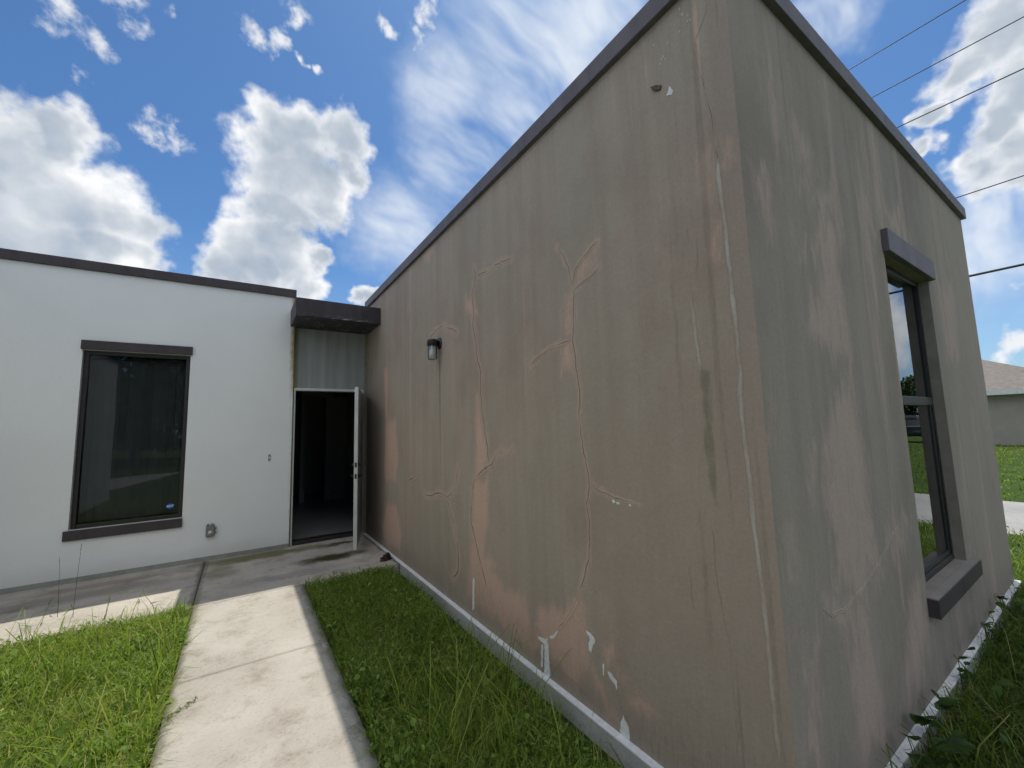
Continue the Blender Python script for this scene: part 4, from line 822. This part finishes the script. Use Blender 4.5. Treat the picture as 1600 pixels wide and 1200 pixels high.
# runner creeping over the path edge
rn = empty('grass_runner', (-.2, 3.25, SZ)); tag(rn, 'thin creeping grass runner lying across the pale path edge', 'runner')
pts = RUNNER
o = MB().tube([(x, y, SZ+.008+.006*(i % 2)) for i, (x, y) in enumerate(pts)], .0022, 5).build('stem', M['straw']); o.data.attributes.new('rnd', 'FLOAT', 'POINT').data.foreach_set('value', [.3]*len(o.data.vertices)); child(o, rn)
m = MB()
for i, (x, y) in enumerate(pts):
    for k in range(4):
        a = random.random()*6.28; s = .018+.012*random.random()
        m.quad((x, y, SZ+.01), (x+cos(a)*s*.5-sin(a)*.005, y+sin(a)*s*.5+cos(a)*.005, SZ+.02), (x+cos(a)*s, y+sin(a)*s, SZ+.014), (x+cos(a)*s*.5+sin(a)*.005, y+sin(a)*s*.5-cos(a)*.005, SZ+.018))
o = m.build('leaf', M['clover']); o.data.attributes.new('rnd', 'FLOAT', 'POINT').data.foreach_set('value', [.1]*len(o.data.vertices)); child(o, rn); o['kind'] = 'stuff'

# ------------------------------------------------------------------ power lines beside the road
for (z, r, lab) in ((7.3, .007, 'topmost thin power line above the brown wall'), (6.62, .007, 'second power line from the top'), (5.94, .008, 'third power line from the top'),
                    (4.545, .007, 'thin fourth power line just above the parapet end'), (3.40, .016, 'lowest thick black cable beyond the end wall')):
    pts = [(8.3, y, z+.00045*((y-0)**2)) for y in range(-44, 45, 4)]
    tag(MB().tube(pts, r, 6).build('power_line', M['wire']), lab, 'power line', 'power lines along the road')

# ------------------------------------------------------------------ neighbour house beyond the road
nb = empty('neighbour_house', (38, 8, GZ)); tag(nb, 'grey house with brown shingle hip roof beyond the lawn', 'house')
M['siding'] = plain('neighbour_stucco', (.37, .325, .27), .85, .06, 2); M['fascia'] = plain('fascia_white', (.72, .73, .72), .6)
def shingle():
    m, nt, b, _ = new_mat('shingles'); p = pos(nt)
    v = noise(nt, sc(nt, p, (3, 3, 14)), 1.5, 5, .7)
    c = mixc(nt, smooth(nt, v, .3, .7), (.17, .15, .135), (.27, .24, .215)); setc(nt, b, c, .9, .2, v, .4, .03); return m
M['shingle'] = shingle()
child(MB().box((33, .7, GZ), (43, 17, 2.5)).build('wall', M['siding']), nb)
rr = MB(); x0, x1, y0, y1, ze_, zr = 32.5, 43.5, .2, 17.5, 2.62, 5.2; hx = (x0+x1)/2; dd = (x1-x0)/2
rr.v = [(x0, y0, ze_), (x1, y0, ze_), (x1, y1, ze_), (x0, y1, ze_), (hx, y0+dd, zr), (hx, y1-dd, zr)]; rr.f = [(0, 1, 4), (1, 2, 5, 4), (2, 3, 5), (3, 0, 4, 5), (0, 3, 2, 1)]
child(rr.build('roof', M['shingle']), nb)
child(MB().box((32.44, .14, 2.44), (32.5, 17.56, 2.66)).box((32.5, .14, 2.44), (43.5, .2, 2.66)).build('fascia', M['fascia']), nb)
child(MB().box((32.97, 9, .8), (33.02, 10.4, 2.1)).build('window', M['glass']), nb)

# dark car across the road, mirrored in the end-wall window
car = empty('parked_car', (35.5, -6.2, GZ)); tag(car, 'dark car parked on the far lawn, mirrored in the end wall window', 'car')
M['car'] = plain('car_paint', (.012, .014, .018), .2, .1, 3, .6); M['tyre'] = plain('tyre', (.015, .015, .015), .85); M['rim'] = plain('rim', (.4, .41, .42), .3, .05, 9, .5, metal=.8)
prof = [(-2.3, .35), (-2.3, .85), (-2.1, 1.0), (-1.75, 1.08), (-1.35, 1.62), (-.9, 1.72), (.5, 1.68), (1.05, 1.12), (1.9, 1.0), (2.25, .85), (2.3, .4)]
bm = MB(); k = len(prof)
for x, wid in ((-.92, 1), (.92, 1)):
    bm.v += [(35.5+x*(1 if z < 1.15 else .8), -6.2+y, GZ+z) for y, z in prof]
bm.f = [tuple(range(k)), tuple(range(2*k-1, k-1, -1))]+[(i, (i+1) % k, k+(i+1) % k, k+i) for i in range(k)]
child(bm.build('body', M['car'], None, .05, True), car)
for s in (-1, 1):
    for y in (-1.45, 1.4):
        wh = child(MB().lathe((35.5+s*.84, -6.2+y, GZ+.35), [(0, -.11), (.33, -.11), (.35, -.08), (.35, .08), (.33, .11), (0, .11)], 20, 'x').build('wheel', M['tyre'], None, 0, True), car)
        child(MB().lathe((35.5+s*.84, -6.2+y, GZ+.35), [(0, s*.12), (.2, s*.125), (.22, s*.111)], 16, 'x').build('rim', M['rim']), wh)
    child(MB().quad(*[(35.5+s*(.875 if z < 1.3 else .80), -6.2+y, GZ+z) for y, z in ((-1.5, 1.18), (.85, 1.18), (.42, 1.55), (-1.25, 1.55))]).build('side_window', M['bronze']), car)
    child(MB().box((35.5+s*.93-.01, -8.2, GZ+.98), (35.5+s*.93+.01, -4.5, GZ+1.04)).build('trim_strip', M['rim']), car)
for s in (-.6, .6): child(MB().box((35.5+s-.16, -6.2-2.32, GZ+.72), (35.5+s+.16, -6.2-2.28, GZ+.86)).build('headlight', M['chip'], None, .01), car)

# trees behind the viewer and across the road (mirrored in the windows)
def make_tree(h, rad, n, seed, pine):
    r = np.random.default_rng(seed); u = r.random(n); 
    if pine:
        zz = h*(.28+.72*u); R_ = rad*(1-.8*u)*np.sqrt(r.random(n))
    else:
        zz = h*(.15+.85*u); R_ = rad*np.sqrt(np.clip(1-((u-.45)/.6)**2, 0, 1))*r.random(n)**.35
    a = r.random(n)*2*pi; cl = .75+.6*vnoise(a*2.2+10, zz*1.1+10, seed+4); R_ = R_*cl
    xy = np.stack([R_*np.cos(a), R_*np.sin(a)], -1)
    keep = vnoise(xy[:, 0]*1.3+20, zz*1.5+20, seed+8)+vnoise(xy[:, 1]*1.3+20, zz*1.3+20, seed+9) > .78
    xy, zz = xy[keep], zz[keep]
    v, q, c, rr_ = leaves(len(zz), xy, .34 if not pine else .30, 0, 0, seed, .9)
    v = v.reshape(-1, 6, 3); v[..., 2] += zz[:, None]
    crown = np_mesh('crown', v.reshape(-1, 3), q, c, {'rnd': rr_}); crown.materials.append(M['tree_leaf'])
    t = MB().tube([(0, 0, 0), (.05, .03, h*.4), (0, .08, h*.93)], [.16, .11, .03], 8)
    rl = random.Random(seed)
    for k in range(9):
        z = h*(.25+.07*k); an = rl.random()*6.28; L_ = rad*.75*(1-.07*k)
        t.tube([(0, 0, z), (cos(an)*L_*.5, sin(an)*L_*.5, z+.25), (cos(an)*L_, sin(an)*L_, z+.3)], [.05, .03, .01], 5)
    o = t.build('trunk', M['bark']); tm = o.data; bpy.data.objects.remove(o)
    return crown, tm
kinds = [make_tree(11, 2.8, 4200, 1, True), make_tree(6.0, 3.2, 4200, 2, False)]
for i, (x, y, k, s, lab) in enumerate(TREES):
    e = empty('tree', (x, y, GZ)); e.scale = (s, s, s); e.rotation_euler = (0, 0, i*1.3); tag(e, lab, 'tree', 'pines beyond the driveway')
    for me, nm in zip(kinds[k], ('crown', 'trunk')): link(nm, me, None, e)
def wood(name, spots, label):
    vs, ls, cs, rs = [], [], [], []; o = 0
    for i, (x, y, s) in enumerate(spots):
        me = kinds[1][0]; n = len(me.vertices); v = np.zeros(n*3, np.float32); me.vertices.foreach_get('co', v); v = v.reshape(-1, 3)*s
        a = i*1.7; v = np.stack([v[:, 0]*cos(a)-v[:, 1]*sin(a)+x, v[:, 0]*sin(a)+v[:, 1]*cos(a)+y, v[:, 2]+GZ], -1)
        l = np.zeros(len(me.loops), np.int32); me.loops.foreach_get('vertex_index', l); r = np.zeros(n, np.float32); me.attributes['rnd'].data.foreach_get('value', r)
        vs.append(v); ls.append(l+o); cs.append(np.full(len(me.polygons), 4)); rs.append(r); o += n
    m_ = np_mesh(name, np.concatenate(vs), np.concatenate(ls), np.concatenate(cs), {'rnd': np.concatenate(rs)})
    tag(link(name, m_, M['tree_leaf']), label, 'trees', None, 'stuff')
wood('far_wood', [(x, y, .8+.35*((i*37 % 10)/10)) for i, (x, y) in enumerate([(62, -7), (66, -11), (63, -15), (69, -19), (64, -23), (70, -28), (66, -33), (72, -3)])], 'low green wood on the skyline across the road')
wood('hedge_wood', [(x, -25-2*((i*7) % 3), .75+.3*((i*13 % 7)/7)) for i, x in enumerate(range(-16, 8, 4))], 'green wood behind the pines mirrored in the tinted window')
